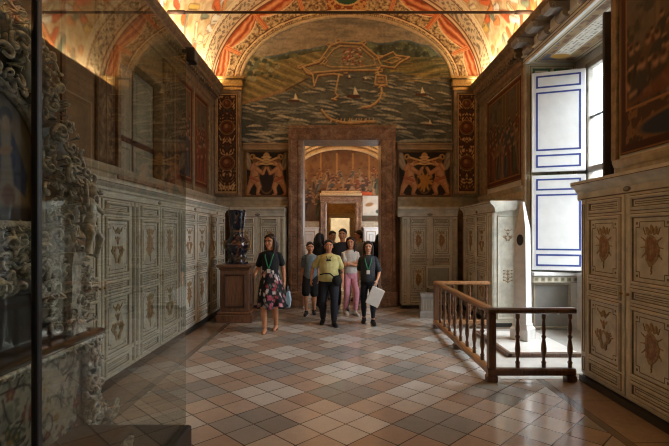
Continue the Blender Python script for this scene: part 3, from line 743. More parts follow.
# near right wall
def dark_fresco_fn(c, w, h):
    story_fn(21, 0.8, False, [(92, 36, 26), (60, 44, 32), (104, 72, 46), (48, 46, 44)])(c, w, h)
    c.poly([(0.12, 0.52), (1.5, 0.56), (2.3, 0.9), (2.3, 1.0), (0.9, 0.80)], (108, 60, 34), 0.05, 0.8)
    c.rect(0, w, 0, 0.48, (70, 44, 28)); n = fbm(c.U, c.V, 14, 3)
    c.fill((128, 92, 56), ((c.V < 0.47) & (n > 0.56))*0.8)
    c.ell(1.2, 0.22, 0.92, 0.17, (120, 86, 52), 0, 0.02); c.ell(1.2, 0.22, 0.86, 0.135, (36, 44, 58), 0, 0.02)
    c.rframe(0, w, 0, h, 0.05, (64, 28, 18)); c.rframe(0, w, 0, h, 0.012, (146, 104, 60)); c.rframe(0.1, w-0.1, 0.47, h-0.1, 0.012, (146, 104, 60))
p = painted('wall_fresco', (XR-0.024, 5.22, 2.55), (0,-1,0), (0,0,1), 2.4, 1.95, 0.014, dark_fresco_fn, thick=0.02)
tag(p, 'dark brown fresco with a blue cartouche below, above the nearest right hand cabinet', 'fresco')
f = MB(); f.bbox(XR-0.05, XR, 5.26, 5.36, 2.5, 4.52, 0.01); struct(f.build('trim_11', CORN))
# left wall: red panel, blue brown painting, ornament pilasters, brown board
p = painted('wall_fresco', (XL+0.024, 8.98, 2.62), (0,1,0), (0,0,1), 0.92, 1.86, 0.012, story_fn(31, 0.85, True, [(150, 52, 28), (128, 60, 34), (160, 104, 60), (70, 74, 80)]), thick=0.02)
tag(p, 'narrow reddish fresco on the left wall beside the far corner', 'fresco')
p = painted('wall_fresco', (XL+0.024, 7.94, 2.62), (0,1,0), (0,0,1), 0.92, 1.86, 0.012, story_fn(37, 0.8, True, [(60, 70, 90), (120, 84, 54), (150, 110, 70), (66, 56, 44)]), thick=0.02)
tag(p, 'blue and brown fresco on the left wall, right beside the shuttered window', 'fresco')
f = MB()
for y0, y1 in ((8.88, 8.96), (9.94, 10.10), (10.18, 10.36), (7.86, 7.92)): f.bbox(XL, XL+0.05, y0, y1, 2.5, 4.52, 0.01)
struct(f.build('trim_12', CORN))
def candelabra_fn(c, w, h):
    U = np.abs(c.U-w/2); n = fbm(U, c.V, 9, 4, 3)
    c.fill((120, 104, 80), 1.0); c.fill((92, 76, 56), np.clip((n-0.5)*4, 0, 1)*0.5)
    s = np.sin(U*40+4*np.sin(c.V*8))*np.sin(c.V*19+3*np.sin(U*14))
    c.fill((78, 48, 30), np.clip((s-0.35)*4, 0, 1)*0.8); c.fill((170, 146, 108), np.clip((-s-0.55)*4, 0, 1)*0.7)
    c.rect(w/2-0.01, w/2+0.01, 0.1, h-0.1, (84, 52, 32)); c.rframe(0, w, 0, h, 0.02, (88, 58, 36)); c.grain(0.2, 16, 4)
for y0, lab in ((5.34, 'ornament strip with brown scrolls on the left wall, before the shuttered window'), (7.40, 'ornament strip with brown scrolls on the left wall, just past the shuttered window')):
    p = painted('ornament_pilaster', (XL+0.035, y0, 2.52), (0,1,0), (0,0,1), 0.42, 2.0, 0.012, candelabra_fn, thick=0.03)
    tag(p, lab, 'pilaster', 'ornament pilasters of the left wall')
f = MB(); f.box(XL+0.004, XL+0.04, 2.2, 3.93, 0.0, 4.51); f.box(XL+0.004, XL+0.04, 3.93, 4.62, 2.27, 4.51); f.box(XL+0.004, XL+0.06, 4.62, 4.68, 2.27, 4.51)
o = f.build('brown_wall_board', BROWNWALL); tag(o, 'plain brown wall board behind the carved silver altar', 'board')
# shuttered window in the left wall
t = empty('window_2', (XL, 6.61, 2.42)); struct(t)
f = MB()
for y0, y1, z0, z1 in ((-0.73, -0.03, 0, 0.52), (0.03, 0.73, 0, 0.52), (-0.73, -0.03, 0.60, 1.6), (0.03, 0.73, 0.60, 1.6)):
    f.bbox(-0.16, -0.12, y0, y1, z0, z1, 0.01)
    q = MB(); q.frame(y0+0.07, y1-0.07, z0+0.07, z1-0.07, 0.03, 0, [(0, 0), (0.5, 0.015), (1, 0)])
    f.add([(-0.12-p[1], p[0], p[2]) for p in q.v], q.f)
f.build('shutter_board', mat('grey_green_shutter', (0.36, 0.35, 0.28), 0.5, var=0.2, scale=4), t)
f = MB(); f.box(-0.19, -0.13, -0.03, 0.03, 0, 1.6); f.box(-0.19, -0.13, -0.73, 0.73, 0.52, 0.60); f.build('window_bar', RUSTPILL, t)
f = MB()
for y0, y1, z0, z1 in ((-0.78, -0.70, -0.02, 1.66), (0.70, 0.78, -0.02, 1.66), (-0.78, 0.78, 1.58, 1.66), (-0.78, 0.78, -0.06, 0.02)): f.bbox(-0.1, 0.05, y0, y1, z0, z1, 0.01)
f.build('window_frame', CORN, t)
# iron tie rod across the vault
f = MB(); f.tube([(XC-2.98, 7.45, 5.28), (XC+2.98, 7.45, 5.28)], 0.022, 8)
for sg in (-1, 1): f.tube([(XC+sg*2.97, 7.45, 5.28), (XC+sg*2.72, 7.45, 5.28)], 0.035, 8)
struct(f.build('trim_13', IRON, smooth=True))
# ------------------------------------------------------------------ window bay
GREYFRAME = mat('grey_window_frame', (0.34, 0.31, 0.26), 0.5, var=0.2)
PANE = glass_mat('window_glass', (0.96, 0.98, 0.98), 0.04, 0.9)
def window(n, y0, y1):
    t = empty('window_%d' % n, (4.16, (y0+y1)/2, 0.98)); struct(t); h = (y1-y0)/2; H = 3.48
    f = MB()
    for a in (-h, h-0.09): f.bbox(-0.05, 0.05, a, a+0.09, 0, H, 0.01)
    for z in (0, 1.68, H-0.09): f.bbox(-0.05, 0.05, -h, h, z, z+0.10, 0.01)
    f.bbox(-0.04, 0.04, -0.05, 0.05, 0, H, 0.01)
    f.build('window_frame', GREYFRAME, t)
    for a, b in ((-h+0.09, -0.05), (0.05, h-0.09)):
        for z0, z1 in ((0.10, 1.68), (1.78, H-0.09)):
            f = MB(); f.box(-0.004, 0.004, a, b, z0, z1); f.build('glass_pane', PANE, t)
            f = MB(); f.box(-0.02, 0.02, a, b, (z0+z1)/2-0.015, (z0+z1)/2+0.015); f.build('glazing_bar', BLACK, t)
for n, (y0, y1) in zip((1, 3), BAYS): window(n, y0+0.22, y1-0.28)  # the second window is unseen, added behind the camera for its light

DARKSH = mat('dark_brown_shutter_wood', (0.05, 0.032, 0.022), 0.5, var=0.3)
def shutter(hx, hy, fx, fy, z0, z1, label, wood=WHITEWOOD, group='window shutters'):
    a = math.atan2(fy-hy, fx-hx); w = math.hypot(fx-hx, fy-hy); h = z1-z0
    t = empty('window_shutter', (hx, hy, z0), a, label, 'shutter', group)
    f = MB(); f.bbox(0, w, -0.025, 0.025, 0, h, 0.006); f.build('shutter_board', wood, t)
    f = MB(); g = MB()
    secs = ((0.07, 0.17*h), (0.21*h, 0.80*h), (0.84*h, h-0.06))
    for sgn in (-1, 1):
        for p0, p1 in secs:
            q = MB(); q.frame(0.07, w-0.07, p0, p1, 0.028, 0.025, [(0, 0), (0, 0.004), (1, 0.004), (1, 0)])
            g.add([(p[0], sgn*p[1]*-1 if sgn > 0 else p[1], p[2]) for p in q.v] if False else [(p[0], -sgn*(abs(p[1]-0.025)+0.025), p[2]) for p in q.v], q.f)
    g.build('painted_blue_line', BLUELINE if wood is WHITEWOOD else BLACK, t)
    for z in (0.2*h, 0.8*h):
        f = MB(); f.lathe([(0.014, -0.05), (0.014, 0.05)], 8, (0.0, 0, z)); f.build('hinge', BLACK, t)
    return t
shutter(4.08, 7.50, 3.30, 7.76, 2.70, 4.38, 'open white upper window shutter with blue lines, facing the room on the far window side')
shutter(4.08, 7.50, 3.30, 7.76, 1.04, 2.64, 'open white lower window shutter with blue lines, standing on the far end of the sill')
shutter(4.06, 5.50, 3.27, 5.61, 1.04, 4.38, 'tall dark edge-on window shutter between the near fresco and the bright window', DARKSH)
# sill ledge, stone dado and grey panel in the bay
def ledge_fn(c, w, h):
    c.fill((206, 200, 186), 1.0); k = (c.U*9) % 1.0
    c.fill((150, 132, 96), ((np.abs(k-0.5) < 0.32) & (np.abs(c.V-h/2) < 0.035))*0.9); c.fill((96, 104, 84), ((np.abs(k-0.5) < 0.16) & (np.abs(c.V-h/2) < 0.02))*0.9)
    c.rframe(0, w, 0, h, 0.006, (160, 150, 130))
t = empty('window_sill', (3.7, 7.8, 0.82), 0, 'white window sill ledge with a small painted frieze, above the grey panel', 'window sill')
f = MB(); f.bbox(-0.42, 0.42, -0.16, 0.05, 0.12, 0.19, 0.012); f.box(-0.40, 0.40, -0.10, 0.05, 0.0, 0.12); f.bbox(0.28, 0.42, -2.40, -0.16, 0.12, 0.19, 0.012); f.box(0.34, 0.42, -2.40, -0.10, 0, 0.12)
f.build('ledge', MARBLE, t)
painted('painted_frieze', (-0.40, -0.104, 0.005), (1,0,0), (0,0,1), 0.80, 0.11, 0.008, ledge_fn, parent=t, thick=0.004)
t = empty('wall_panel', (3.66, 7.84, 0.0), 0, 'dark grey framed panel under the window sill, behind the obelisk', 'wall panel')
f = MB(); f.box(-0.28, 0.30, -0.03, 0.0, 0.06, 0.80); f.build('panel_board', GREYPANEL, t)
f = MB(); f.frame(-0.31, 0.33, 0.03, 0.81, 0.04, -0.02, [(0, 0), (0.1, 0.025), (0.7, 0.03), (1, 0.0)]); f.build('panel_frame', STONEBAND, t)
f = MB(); f.lathe([(0.0, 0), (0.03, 0), (0.03, 0.012), (0.0, 0.012)], 10); 
o = f.build('socket', WHITEWOOD, t, loc=(0.12, -0.03, 0.30)); o.rotation_euler = (PI/2, 0, 0)
# painted soffit of the bay with a lettered scroll
def soffit_fn(c, w, h):
    n = fbm(c.U, c.V, 7, 5)
    c.fill((150, 122, 84), 1.0); c.fill((96, 62, 40), np.clip((n-0.55)*8, 0, 1)*0.8); c.fill((70, 82, 110), np.clip((0.42-n)*8, 0, 1)*0.8)
    c.rframe(0, w, 0, h, 0.05, (196, 180, 148)); c.rframe(0.06, w-0.06, 0.06, h-0.06, 0.012, (90, 84, 70))
    c.rect(0.30, w-0.30, 0.24, h-0.24, (214, 206, 190)); c.rframe(0.30, w-0.30, 0.24, h-0.24, 0.012, (150, 124, 84))
    for s in (0.30, w-0.30): c.ell(s, h/2, 0.10, 0.16, (186, 140, 66), 0, 0.02)
    for r in range(4):                                    # lines of illegibly small lettering
        y = 0.30+r*0.062; word = (np.sin(c.U*19+r*4)+np.sin(c.U*31+r) > -0.9); let = np.sin(c.U*150+r*9+2*np.sin(c.U*37)) > -0.1
        c.fill((96, 86, 74), (word & let & (np.abs(c.V-y) < 0.017) & (c.U > 0.42) & (c.U < w-0.42))*0.75)
p = painted('painted_soffit', (3.28, 7.83, 4.595), (0,-1,0), (1,0,0), 2.44, 0.80, 0.010, soffit_fn, thick=0.01)
p.data.flip_normals(); tag(p, 'painted soffit with a white inscription scroll, over the window bay', 'fresco')
def jamb_fn(c, w, h):
    n = fbm(c.U, c.V, 14, 5); c.fill((170, 160, 130), 1.0); c.fill((110, 84, 52), np.clip((n-0.5)*6, 0, 1)*0.7)
    for k in range(2):
        c.rframe(0.08+0.36*k, 0.38+0.36*k, h-0.34, h-0.08, 0.022, (62, 92, 66)); c.rframe(0.12+0.36*k, 0.34+0.36*k, h-0.30, h-0.12, 0.01, (206, 198, 174))
    c.rframe(0, w, 0, h, 0.03, (190, 176, 140)); c.rframe(0.03, w-0.03, 0.03, h-0.03, 0.008, (96, 70, 44))
p = painted('painted_jamb', (3.28, 7.845, 1.02), (1,0,0), (0,0,1), 0.82, 3.56, 0.012, jamb_fn, thick=0.004)
tag(p, 'painted window jamb with small green panels, behind the open white shutters', 'fresco')
f = MB(); f.bbox(XR-0.04, XR+0.02, 7.84, 7.92, 0, 4.6, 0.01); struct(f.build('trim_14', mat('pale_gilt_edge', (0.40, 0.32, 0.2), 0.5, var=0.3)))
# white fascia and consoles over the bay
f = MB(); f.box(XR-0.03, XR+0.02, 5.2, 7.95, 4.58, 4.90); f.bbox(XR-0.06, XR+0.02, 5.2, 7.95, 4.72, 4.75, 0.006)
for z in (4.63, 4.68): f.box(XR-0.033, XR, 5.2, 7.95, z, z+0.01, 1)
struct(f.build('trim_15', [mat('white_fascia', (0.74, 0.73, 0.70), 0.6, var=0.1), BLACK]))
def console(y, lab):
    prof = [(0, 0), (0.05, -0.01), (0.09, 0.02), (0.10, 0.06), (0.08, 0.10), (0.10, 0.12), (0.16, 0.12), (0.21, 0.10), (0.26, 0.11), (0.29, 0.15), (0.29, 0.20), (0, 0.20)]
    t = empty('cornice_console', (XR-0.031, y, 4.696), 0, lab, 'bracket', 'consoles under the window cornice')
    f = MB(); f.prism([(-a, z) for a, z in prof], 'y', -0.12, 0.12); f.build('bracket', mat('grey_white_stone', (0.36, 0.33, 0.29), 0.6, var=0.2), t)
    for q in (-0.122, 0.122):
        for cx, cz, r in ((-0.23, 0.145, 0.05), (-0.05, 0.04, 0.035)):
            f = MB(); f.tube([(cx-r*math.cos(a)*(1-a/11), q, cz+r*math.sin(a)*(1-a/11)) for a in [k*0.6 for k in range(16)]], 0.009, 6); f.build('volute', STONEBAND, t, smooth=True)
for y, lab in ((7.62, 'farthest scrolled console under the cornice over the window'), (7.04, 'second scrolled console from the far end over the window'), (6.46, 'third scrolled console from the far end over the window'), (5.88, 'nearest scrolled console under the cornice over the window')): console(y, lab)
# spotlight on the left cornice
t = empty('cornice_spotlight', (-2.52, 7.85, 4.78), 0, 'small black spotlight box clamped under the left cornice', 'spotlight')
f = MB(); f.bbox(-0.07, 0.07, -0.10, 0.10, -0.18, 0.06, 0.012); f.build('lamp_body', BLACK, t)
f = MB(); f.box(-0.16, -0.07, -0.03, 0.03, 0.0, 0.05); f.tube([(0, 0, 0.05), (-0.1, 0, 0.08)], 0.015, 6); f.build('bracket', BLACK, t)
f = MB(); f.box(0.07, 0.076, -0.07, 0.07, -0.15, 0.03); f.build('lens', GREYPANEL, t)

# ------------------------------------------------------------------ painted cabinets
def emblem_mesh(kind, w, h):
    """flat painted coat of arms built of leaf and shield shapes, centred on 0"""
    f = MB(); y = [-0.0040]
    def blob(cx, cz, rx, rz, rot=0, n=10, mi=0):
        y[0] -= 0.00012
        ps = []
        for k in range(n):
            a = 2*PI*k/n; r = 1+0.12*math.cos(3*a+kind)
            X = rx*r*math.cos(a); Z = rz*r*math.sin(a)
            ps.append((cx+X*math.cos(rot)-Z*math.sin(rot), cz+X*math.sin(rot)+Z*math.cos(rot)))
        f.add([(p[0], y[0], p[1]) for p in ps], [tuple(range(n))], mi); f.add([(p[0], 0, p[1]) for p in ps]+[(p[0], y[0], p[1]) for p in ps], [(i, (i+1) % n, n+(i+1) % n, n+i) for i in range(n)], mi)
    def leafy(cx, cz, L, rot, mi=0):
        for k in range(4):
            t = (k+0.5)/4; blob(cx+L*t*math.cos(rot), cz+L*t*math.sin(rot), L*0.15, L*0.10*(1.3-t), rot+0.4*(-1)**k, 8, mi)
    s = min(w, h*0.7)
    if kind == 0:                                         # shield with crown and side leaves
        blob(0, 0, 0.20*s, 0.31*s); blob(0, 0.02*s, 0.145*s, 0.24*s, 0, 10, 1); blob(0, 0.02*s, 0.06*s, 0.13*s)
        for k in (-1, 0, 1): blob(0.11*s*k, 0.40*s-0.03*s*abs(k), 0.05*s, 0.09*s, -0.4*k)
        for sg in (-1, 1):
            for a in (1.1, 0.5, -0.1, -0.7): leafy(sg*0.17*s, 0.10*s+0.20*s*(a-0.1), 0.15*s, PI/2-sg*(PI/2-a))
        leafy(0, -0.28*s, 0.18*s, -PI/2)
    elif kind == 1:                                       # candelabrum
        for k in range(5): blob(0, (-0.42+0.2*k)*s, (0.05+0.03*(k % 2))*s, 0.11*s)
        for sg in (-1, 1):
            for k in range(4): leafy(0.03*s*sg, (-0.42+0.26*k)*s, (0.34-0.05*k)*s, PI/2-sg*(PI/2-0.6)); blob(sg*0.25*s, (-0.30+0.24*k)*s, 0.05*s, 0.05*s, 0, 8, 1)
    else:                                                 # bees and crossed branches
        for x, z in ((0, 0.14), (-0.13, -0.08), (0.13, -0.08)):
            blob(x*s, z*s, 0.045*s, 0.10*s, 0, 10, 1); blob(x*s-0.07*s, z*s+0.05*s, 0.03*s, 0.08*s, 0.9); blob(x*s+0.07*s, z*s+0.05*s, 0.03*s, 0.08*s, -0.9)
        for sg in (-1, 1):
            for k in range(3): leafy(sg*0.05*s, (-0.40+0.05*k)*s, (0.42-0.02*k)*s, PI/2-sg*(0.3+0.3*k))
            leafy(sg*0.05*s, 0.32*s, 0.26*s, PI/2-sg*0.9)
        blob(0, 0.40*s, 0.08*s, 0.07*s)
    return f.mesh('emblem', [EMB, EMB_RED])
EMBLEMS = [emblem_mesh(k, 0.40, 0.58) for k in range(3)]
MPROF = [(0, 0), (0.08, 0.012), (0.35, 0.022), (0.6, 0.020), (0.8, 0.008), (1, -0.006)]
def door_mesh(w):
    f = MB(); d = 0.028
    f.bbox(0, w, -d, 0.0, 0.10, 2.03, 0.005, 0)
    for z0, z1 in ((0.135, 0.285), (0.32, 0.975), (1.01, 1.145), (1.18, 1.835), (1.87, 2.005)):
        f.frame(0.05, w-0.05, z0, z1, 0.040, -d, MPROF, 0); f.frame(0.043, w-0.043, z0-0.007, z1+0.007, 0.011, -d, [(0, 0), (0.3, 0.004), (0.7, 0.004), (1, 0)], 1); f.frame(0.080, w-0.080, z0+0.030, z1-0.030, 0.011, -d, [(0, 0.010), (0.3, 0.014), (0.7, 0.012), (1, -0.002)], 1)
        tall = z1-z0 > 0.3
        f.box(0.088, w-0.088, -d-0.001, -d+0.004, z0+0.038, z1-0.038, 2)
        if tall:                                           # thin painted inner line with notched corners
            a, b, c0, c1 = 0.125, w-0.125, z0+0.075, z1-0.075; k = 0.05; u = 0.0045
            for (p, q) in (((a+k, c0), (b-k, c0)), ((a+k, c1), (b-k, c1))): f.box(p[0], q[0], -d-0.003, -d, p[1]-u, p[1]+u, 1)
            for (p, q) in (((a, c0+k), (a, c1-k)), ((b, c0+k), (b, c1-k))): f.box(p[0]-u, p[0]+u, -d-0.003, -d, p[1], q[1], 1)
            for x, sx in ((a, 1), (b, -1)):
                for z, sz in ((c0, 1), (c1, -1)):
                    f.box(min(x, x+sx*k), max(x, x+sx*k), -d-0.003, -d, z+sz*k-u, z+sz*k+u, 1); f.box(x+sx*k-u, x+sx*k+u, -d-0.003, -d, min(z, z+sz*k), max(z, z+sz*k), 1)
                    f.bbox(x+sx*0.012-0.012, x+sx*0.012+0.012, -d-0.003, -d, z+sz*0.012-0.012, z+sz*0.012+0.012, 0.002, 1)
        else: f.frame(0.11, w-0.11, z0+0.055, z1-0.055, 0.008, -d, [(0, 0.001), (0.5, 0.003), (1, 0.001)], 1)
    return f.mesh('cabinet_door', [CREAM, MOULD, CREAM_PANEL])
_dm = {}
def cabinet(loc, rz, w, pil, depth, label, seed, left_side=False, right_side=False, ends=(1, 1), badge=True):
    t = empty('painted_cabinet', loc, rz, label, 'cabinet', 'painted cabinets along the walls')
    f = MB(); f.box(0, w, 0.0, depth, 0.07, 2.12); f.build('carcass', CREAM, t)
    f = MB(); f.box(0.0 if ends[0] < 2 else 0, w, -0.05, depth, 0.0, 0.07); f.build('plinth', TOE, t)
    f = MB(); pr = [(0, 2.03), (-0.012, 2.03), (-0.02, 2.05), (-0.02, 2.11), (-0.04, 2.125), (-0.045, 2.15), (-0.085, 2.18), (-0.10, 2.20), (-0.10, 2.235), (depth, 2.235), (depth, 2.1)]
    e0 = -0.09 if left_side else 0.0; e1 = w+0.09 if right_side else w
    f.prism(pr, 'x', e0, e1); f.build('cornice', CREAM, t)
    f = MB(); f.box(0, w, -0.024, -0.011, 2.036, 2.046); f.box(e0, e1, -0.104, -0.08, 2.196, 2.204); f.build('cornice_line', MOULD, t)
    dw = (w-2*pil-0.05)/2
    for x in (0.0, w-pil):
        f = MB(); f.bbox(x+0.012, x+pil-0.012, -0.03, 0.0, 0.10, 2.03, 0.006); f.build('pilaster', CREAM, t)
        g = MB(); g.frame(x+0.012+pil*0.2, x+pil-0.012-pil*0.2, 0.34, 1.98, 0.010, -0.03, [(0, 0), (0.3, 0.006), (0.7, 0.006), (1, 0)]); g.frame(x+0.012+pil*0.2, x+pil-0.012-pil*0.2, 0.13, 0.29, 0.010, -0.03, [(0, 0), (0.3, 0.006), (0.7, 0.006), (1, 0)]); g.build('pilaster_moulding', MOULD, t)
    key = round(dw, 3)
    if key not in _dm: _dm[key] = door_mesh(dw)
    r = random.Random(seed)
    for k in range(2):
        d = link('cabinet_door', _dm[key], t, (pil+k*(dw+0.05), -0.002, 0))
        for z, kk in ((1.5075, r.choice((0, 0, 2))), (0.6475, r.choice((2, 0, 2)))):
            e = link('emblem', EMBLEMS[kk], d, (dw/2, -0.029, z)); e.scale = (1.15*min(1, dw/0.66), 1, 1.15)
        q = MB(); q.ell((dw-0.025 if k == 0 else 0.025, -0.045, 1.08), (0.014, 0.018, 0.014), 8, 6); q.build('knob', GILT, d, smooth=True)
    q = MB(); q.bbox(pil+dw+0.005, pil+dw+0.045, -0.022, 0, 0.10, 2.03, 0.006); q.build('centre_stile', CREAM, t)
    if badge:
        q = MB(); q.ell((w/2, -0.022, 2.08), (0.06, 0.012, 0.026), 14, 6); q.build('oval_plate', MOULD, t, smooth=True)
        q = MB(); q.ell((w/2, -0.028, 2.08), (0.042, 0.01, 0.015), 14, 6); q.build('oval_number_plate', GREYSTONE, t, smooth=True)
    return t
L = 'cream painted cabinet with emblems on the left wall, '
U = 1.58
for k, (y0, w, lab) in enumerate(((3.96, U, L+'nearest one, behind the glass and altar'), (5.54, U, L+'second one, under the shuttered window'), (7.12, U, L+'third from the near end'), (8.70, 1.295, L+'farthest one, reaching the dark vase'))):
    cabinet((-2.5, y0, 0), PI/2, w-0.004, 0.11, 0.35, lab, 3+k)
cabinet((-2.385, 10.1, 0), 0, 1.205, 0.11, 0.39, 'cream painted cabinet on the far wall behind the dark vase, left of the doorway', 11, right_side=False)
cabinet((1.42, 10.1, 0), 0, 1.235, 0.13, 0.39, 'cream painted cabinet on the far wall right of the doorway, behind the stone block', 0, left_side=True)
far_r = cabinet((2.77, 9.99, 0), -PI/2, 1.92, 0.26, 0.48, 'cream painted cabinet on the right wall with its white end lit by the window', 15, right_side=True)
cabinet((2.77, 5.14, 0), -PI/2, 1.62, 0.12, 0.48, 'cream painted cabinet in the right foreground beside the end of the balustrade', 2, left_side=True)
cabinet((2.77, 3.51, 0), -PI/2, 1.62, 0.12, 0.48, 'cream painted cabinet at the very right edge, nearest of all', 5)
# painted end of the far right cabinet (faces the camera): local +x side
g = MB(); q = MB(); q.frame(0.05, 0.43, 0.14, 1.98, 0.03, 0.0, MPROF); q.frame(0.10, 0.38, 0.20, 1.92, 0.012, 0.0, [(0, 0), (0.5, 0.006), (1, 0)])
g.add([(1.92-p[1], p[0], p[2]) for p in q.v], q.f); g.build('end_moulding', CREAM, far_r)
g = MB(); 
for z in (1.62, 0.70): pass
for me_k, z in ((2, 1.62), (1, 0.9)):
    e = link('emblem', EMBLEMS[me_k], far_r, (1.9215, 0.24, z)); e.rotation_euler = (0, 0, PI/2); e.scale = (0.7, 1, 0.6)
# ------------------------------------------------------------------ balustrade
def baluster_mesh(h):
    p = [(0.024, 0), (0.024, 0.05), (0.030, 0.06), (0.018, 0.08), (0.016, 0.11), (0.028, 0.17), (0.031, 0.22), (0.024, 0.29), (0.016, 0.34), (0.026, 0.36), (0.026, 0.375), (0.016, 0.39), (0.024, 0.45), (0.022, 0.50), (0.014, 0.57), (0.024, 0.59), (0.024, 0.64)]
    f = MB(); f.lathe([(r, z*h/0.64) for r, z in p], 10); return f.mesh('baluster', WALNUT, smooth=50)
t = empty('balustrade', (2.2, 6.6, 0), 0, 'low wooden balustrade with turned balusters enclosing the white obelisk', 'railing')
x0, x1, y0, y1 = 1.72-2.2, 2.60-2.2, 5.10-6.6, 7.97-6.6
bal = baluster_mesh(0.60)
def rail(name, xa, ya, xb, yb, z0, z1, w, m):
    f = MB(); L = math.hypot(xb-xa, yb-ya)
    ln = [(-w/2, z0+0.012), (-w/2+0.012, z0), (w/2-0.012, z0), (w/2, z0+0.012), (w/2, z1-0.018), (w/2-0.018, z1), (-w/2+0.018, z1), (-w/2, z1-0.018)]
    f.prism(ln, 'y' if abs(yb-ya) > abs(xb-xa) else 'x', 0, L)
    if abs(yb-ya) > abs(xb-xa): o = f.build(name, m, t, loc=(xa, min(ya, yb), 0))
    else: o = f.build(name, m, t, loc=(min(xa, xb), ya, 0))
    return o
rail('top_rail', x0-0.05, y0, x1+0.05, y0, 0.765, 0.825, 0.10, WALNUT)
rail('top_rail', x0, y0+0.05, x0, y1-0.05, 0.765, 0.825, 0.10, RAIL_LIT)  # left and back rails carry the lit wood tone
rail('top_rail', x0-0.05, y1, x1+0.04, y1, 0.765, 0.825, 0.10, RAIL_LIT)
rail('bottom_rail', x0-0.05, y0, x1+0.05, y0, 0.07, 0.15, 0.085, WALNUT)
rail('bottom_rail', x0, y0+0.04, x0, y1-0.04, 0.07, 0.15, 0.085, RAIL_LIT)
rail('bottom_rail', x0-0.05, y1, x1+0.04, y1, 0.07, 0.15, 0.085, RAIL_LIT)
for x, y in ((x0, y0), (x1-0.0, y0), (x0, y1), (x1+0.0, y1)):
    f = MB(); f.bbox(-0.06, 0.06, -0.055, 0.055, 0, 0.075, 0.01); f.build('foot_block', WALNUT, t, loc=(x, y, 0))
f = MB(); f.bbox(-0.06, 0.06, -0.055, 0.055, 0, 0.075, 0.01); f.build('foot_block', WALNUT, t, loc=(x0, (y0+y1)/2, 0))
for x, y in ((x0, y0), (x0, y1)):
    f = MB(); f.bbox(-0.042, 0.042, -0.042, 0.042, 0.15, 0.765, 0.006); f.frame(-0.022, 0.022, 0.22, 0.70, 0.008, -0.042, [(0, 0), (0.5, 0.004), (1, 0)]); f.build('corner_post', WALNUT, t, loc=(x, y, 0))
for k in range(1, 9): link('baluster', bal, t, (x0, y0+(y1-y0)*k/9, 0.155))
for k in (1, 2, 3): link('baluster', bal, t, (x0+(x1-x0)*k/3, y0, 0.155)); link('baluster', bal, t, (x0+(x1-x0)*k/3, y1, 0.155))

# obelisk on its low platform
PAVE0 = mat('pale_bay_paving', (0.56, 0.54, 0.50), 0.25, var=0.10, scale=4)
f = MB(); f.box(1.79, 2.74, 5.17, 7.90, 0, 0.006); f.box(2.74, 4.12, 5.37, 7.85, 0, 0.006)
struct(f.build('floor_bay', PAVE0))
PAVE = mat('pale_marble_platform', (0.62, 0.60, 0.56), 0.4, var=0.12, scale=5)
t = empty('marble_platform', (2.72, 6.75, 0.007), 0, 'low white marble platform edged in wood under the obelisk', 'platform')
f = MB(); f.bbox(-0.40, 0.52, -0.64, 0.72, 0.0, 0.05, 0.006); f.build('slab', PAVE, t)
f = MB()
f.bbox(-0.45, 0.52, -0.70, -0.64, 0, 0.06, 0.008); f.bbox(-0.46, -0.40, -0.70, 0.72, 0, 0.06, 0.008); f.build('wooden_edge', WALNUT, t)
t = empty('obelisk', (2.80, 6.90, 0.060), 0.76, 'tall slender white marble obelisk with a slanted tip, behind the balustrade', 'obelisk')
f = MB(); f.sqlathe([(0.135, 0), (0.135, 0.16), (0.125, 0.18), (0.112, 0.20), (0.112, 0.24)]); f.build('base', MARBLE, t)
f = MB()
w0, w1, zk, zt = 0.098, 0.080, 1.66, 2.08
f.loft([[(-w0,-w0,0.24),(w0,-w0,0.24),(w0,w0,0.24),(-w0,w0,0.24)], [(-w1,-w1,zk),(w1,-w1,zk+0.02),(w1,w1,zk+0.02),(-w1,w1,zk)], [(-0.03,-0.015,zt-0.01),(0.0,-0.025,zt),(0.01,0.01,zt),(-0.02,0.02,zt-0.01)]]); f.build('shaft', MARBLE, t)
f = MB(); q = [(0.05*math.cos(2*PI*k/16), 0.085*math.sin(2*PI*k/16)) for k in range(16)]
f.prism(q, 'x', -0.094, -0.07); o = f.build('bronze_oval', BLACK, t, loc=(0, 0, 1.50))
f = MB(); f.tube([(0, 0, 0), (-0.05, 0, 0.01)], 0.012, 6)

# pedestal and vase
t = empty('wooden_pedestal', (-1.93, 8.72, 0), 0, 'square brown wooden pedestal with panelled sides carrying the dark vase', 'pedestal')
PW = mat('brown_pedestal_wood', (0.19, 0.085, 0.042), 0.4, var=0.4, scale=6, stretch=(6, 6, 1), coat=0.2)
f = MB(); f.bbox(-0.34, 0.34, -0.30, 0.30, 0, 0.14, 0.012); f.bbox(-0.315, 0.315, -0.275, 0.275, 0.14, 0.20, 0.015); f.build('base', PW, t)
f = MB(); f.bbox(-0.27, 0.27, -0.23, 0.23, 0.20, 0.98, 0.008); f.build('body', PW, t)
f = MB(); f.frame(-0.20, 0.20, 0.28, 0.90, 0.035, -0.23, MPROF)
q = MB(); q.frame(-0.17, 0.17, 0.28, 0.90, 0.035, -0.27, MPROF)
f.add([(-p[1], p[0], p[2]) for p in q.v], q.f); f.add([(p[1], p[0], p[2]) for p in q.v], q.f); f.build('panel_moulding', mat('dark_pedestal_moulding', (0.06, 0.025, 0.012), 0.4, var=0.3), t)
f = MB(); f.bbox(-0.29, 0.29, -0.25, 0.25, 0.98, 1.02, 0.01); f.bbox(-0.33, 0.33, -0.29, 0.29, 1.02, 1.08, 0.014); f.build('top', PW, t)
